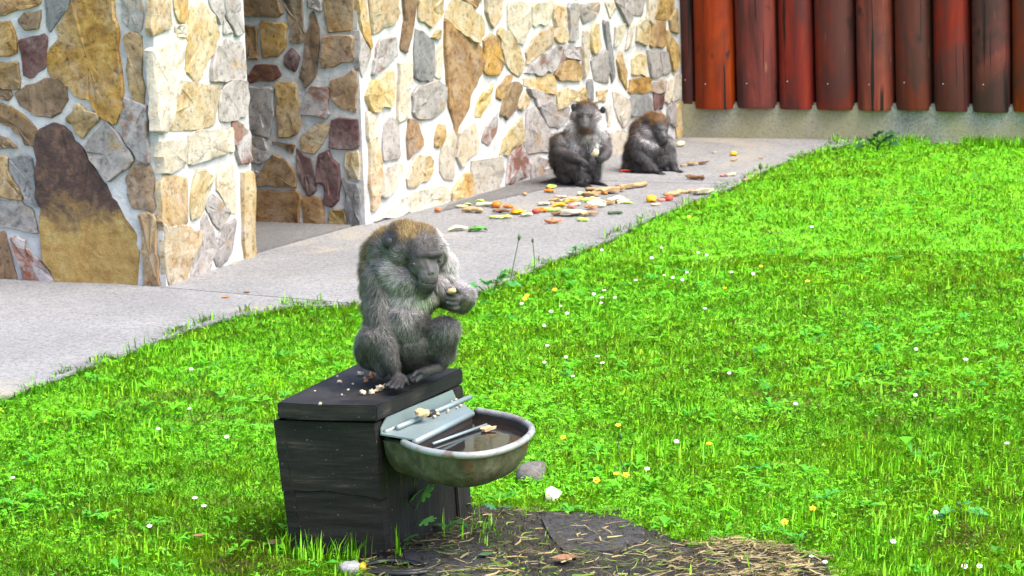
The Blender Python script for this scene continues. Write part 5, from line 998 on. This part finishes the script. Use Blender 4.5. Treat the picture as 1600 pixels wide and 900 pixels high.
# clover and small broad leaves
CP = np.vstack([lawn_points(52000, 5.9, 9), lawn_points(60000, 9, 15.4)]); ok, px, py, edge, mud = lawn_mask(CP, .03); dens = vnoise(CP, 3.1, 21.0) + .6 * vnoise(CP, 9, 14.0); ok &= dens + rng.normal(0, .6, len(CP)) > .32; CP = CP[ok]; n = len(CP)
ang = rng.uniform(0, 6.28, n); hz = rng.uniform(.008, .024, n); sz = rng.uniform(.003, .0072, n) * (1 + .05 * (CP[:, 1] - 7)); tx, ty = rng.normal(0, .35, n), rng.normal(-.15, .35, n)
VV, CCc = [], []
cb = mixc(mixc(GM, GY, rng.random((n, 1)) * .55), np.array([.13, .56, .05]), rng.random((n, 1)) * .7) * np.exp(rng.normal(0, .18, n))[:, None]
for k in range(3):
    a0 = ang + k * 2.094; ux, uy = np.cos(a0), np.sin(a0); vx, vy = -uy, ux
    for fu, fv, fz in ((0, 0, 0), (.65, .5, .12), (1.15, 0, .0), (.65, -.5, .12)):
        x_, y_ = (ux * fu + vx * fv) * sz, (uy * fu + vy * fv) * sz; VV.append(np.column_stack([CP[:, 0] + x_, CP[:, 1] + y_, hz + x_ * tx + y_ * ty + fz * sz])); CCc.append(cb)
VV = np.stack(VV, 1).reshape(-1, 3); CCc = np.stack(CCc, 1).reshape(-1, 3); b12 = np.arange(n)[:, None] * 12
T = np.concatenate([b12 + np.array(q) + 4 * k for k in range(3) for q in ([0, 1, 2], [0, 2, 3])], 1).reshape(-1, 3)
tag(np_mesh('clover', VV, T, M['grass'], CCc), 'clover and small broad leaves spread through the lawn', 'clover', kind='stuff')
# flat rosettes of longer leaves (plantain, dandelion) in the turf
RP = lawn_points(1500, 5.9, 15.2); ok, px, py, edge, mud = lawn_mask(RP, 0.0); RP = RP[ok & (vnoise(RP, 2.3, 31.0) + rng.normal(0, .4, len(RP)) > .05)]
RV, RT, RC = [], [], []
for c0 in RP:
    k = int(rng.integers(4, 8)); cb0 = mixc(GM, np.array([.08, .38, .05]), rng.random()) * rng.uniform(.7, 1.1)
    for j in range(k):
        a0 = rng.uniform(0, 6.28); L = rng.uniform(.02, .05); wv = L * rng.uniform(.14, .26); d_ = np.array([math.cos(a0), math.sin(a0), 0]); s_ = np.array([-d_[1], d_[0], 0]); base_ = len(RV) 
        h0 = rng.uniform(.006, .02); rise = rng.uniform(.1, .7)
        pts_ = [c0 + np.array([0, 0, h0]), c0 + d_ * L * .55 + np.array([0, 0, h0 + L * rise * .5]), c0 + d_ * L + np.array([0, 0, h0 + L * rise * .45])]
        RV += [pts_[0], pts_[1] - s_ * wv + np.array([0, 0, wv * .4]), pts_[1], pts_[1] + s_ * wv + np.array([0, 0, wv * .4]), pts_[2]]; RT += [[base_, base_ + 1, base_ + 2], [base_, base_ + 2, base_ + 3], [base_ + 1, base_ + 4, base_ + 2], [base_ + 2, base_ + 4, base_ + 3]]; RC += [cb0 * rng.uniform(.85, 1.15)] * 5
tag(np_mesh('rosette_leaves', np.array(RV), np.array(RT), M['grass'], np.array(RC)), 'flat rosettes of broader weed leaves in the lawn', 'weeds', kind='stuff')
# straw and cut grass over the soil
SP_ = np.column_stack([rng.uniform(-.75, .95, 26000), rng.uniform(5.85, 7.1, 26000), np.zeros(26000)]); ok, px, py, edge, mud = lawn_mask(SP_, 1.0)
den = np.clip((px - 1010) / 130, 0, 1) * .9 + .10 + .12 * np.clip((py - 830) / 60, 0, 1); keep = mud & (rng.random(len(SP_)) < den * np.clip(.75 + .6 * vnoise(SP_, 14, 3.), .1, 1.3)) & ~((px > 845) & (px < 1005) & (py > 812) & (py < 868) & (rng.random(len(SP_)) < .5)); SP_, px = SP_[keep], px[keep]; n = len(SP_)
a0 = rng.normal(.1, .9, n); L = rng.uniform(.012, .06, n) * np.where(px > 1040, .8, 1.0); d3 = np.column_stack([np.cos(a0), np.sin(a0), rng.normal(0, .12, n)]); s3 = np.column_stack([-np.sin(a0), np.cos(a0), rng.normal(0, .4, n)]) * (rng.uniform(.0009, .0021, n))[:, None]; SP_[:, 2] = rng.uniform(.011, .024, n); bend = np.column_stack([-np.sin(a0), np.cos(a0), np.zeros(n)]) * (rng.normal(0, .22, n) * L)[:, None]
a_, m_, e_ = SP_ - d3 * L[:, None] * .5, SP_ + bend, SP_ + d3 * L[:, None] * .5
for q in (a_, m_, e_): q[:, 2] = np.maximum(q[:, 2], .008)
V = np.stack([a_ - s3, a_ + s3, m_ - s3, m_ + s3, e_ - s3 * .5, e_ + s3 * .5], 1).reshape(-1, 3); b6 = np.arange(n)[:, None] * 6; T = np.concatenate([b6 + q for q in ([0, 1, 3], [0, 3, 2], [2, 3, 5], [2, 5, 4])], 1).reshape(-1, 3)
gr = (rng.random(n) < np.where(px < 1050, .42, .10))[:, None]; cc = np.where(gr, np.array([.14, .22, .03]), np.array([.32, .25, .11])) * rng.uniform(.2, 1.1, (n, 1)); 
tag(np_mesh('straw', V, T, M['straw'], np.repeat(cc, 6, 0)), 'cut straw and dry grass strewn over the bare soil', 'straw', kind='stuff')

# clods and crumbs of earth over the bare patch
KP = np.column_stack([rng.uniform(-.55, .95, 5200), rng.uniform(5.9, 7.1, 5200), np.zeros(5200)]); ok, px, py, edge, mud = lawn_mask(KP, 1.0); KP = KP[mud]; n = len(KP)
tet = np.array([[1, 0, -.4], [-.5, .87, -.4], [-.5, -.87, -.4], [0, 0, .9]]); rs = rng.uniform(.003, .011, n) ** 1.0 * np.where(rng.random(n) < .06, 2.2, 1); an = rng.uniform(0, 6.28, n)
VV = np.zeros((n, 4, 3)); 
for k in range(4):
    x_, y_ = tet[k, 0] * np.cos(an) - tet[k, 1] * np.sin(an), tet[k, 0] * np.sin(an) + tet[k, 1] * np.cos(an); VV[:, k] = KP + np.column_stack([x_ * rs * rng.uniform(.6, 1.2, n), y_ * rs * rng.uniform(.6, 1.2, n), .008 + tet[k, 2] * rs * rng.uniform(.4, .9, n)])
b4 = np.arange(n)[:, None] * 4; T = np.concatenate([b4 + q for q in ([0, 1, 3], [1, 2, 3], [2, 0, 3])], 1).reshape(-1, 3)
tag(np_mesh('soil_clods', VV.reshape(-1, 3), T, M['soil'], smooth=True), 'small dark clods of earth over the bare patch', 'soil', kind='stuff')
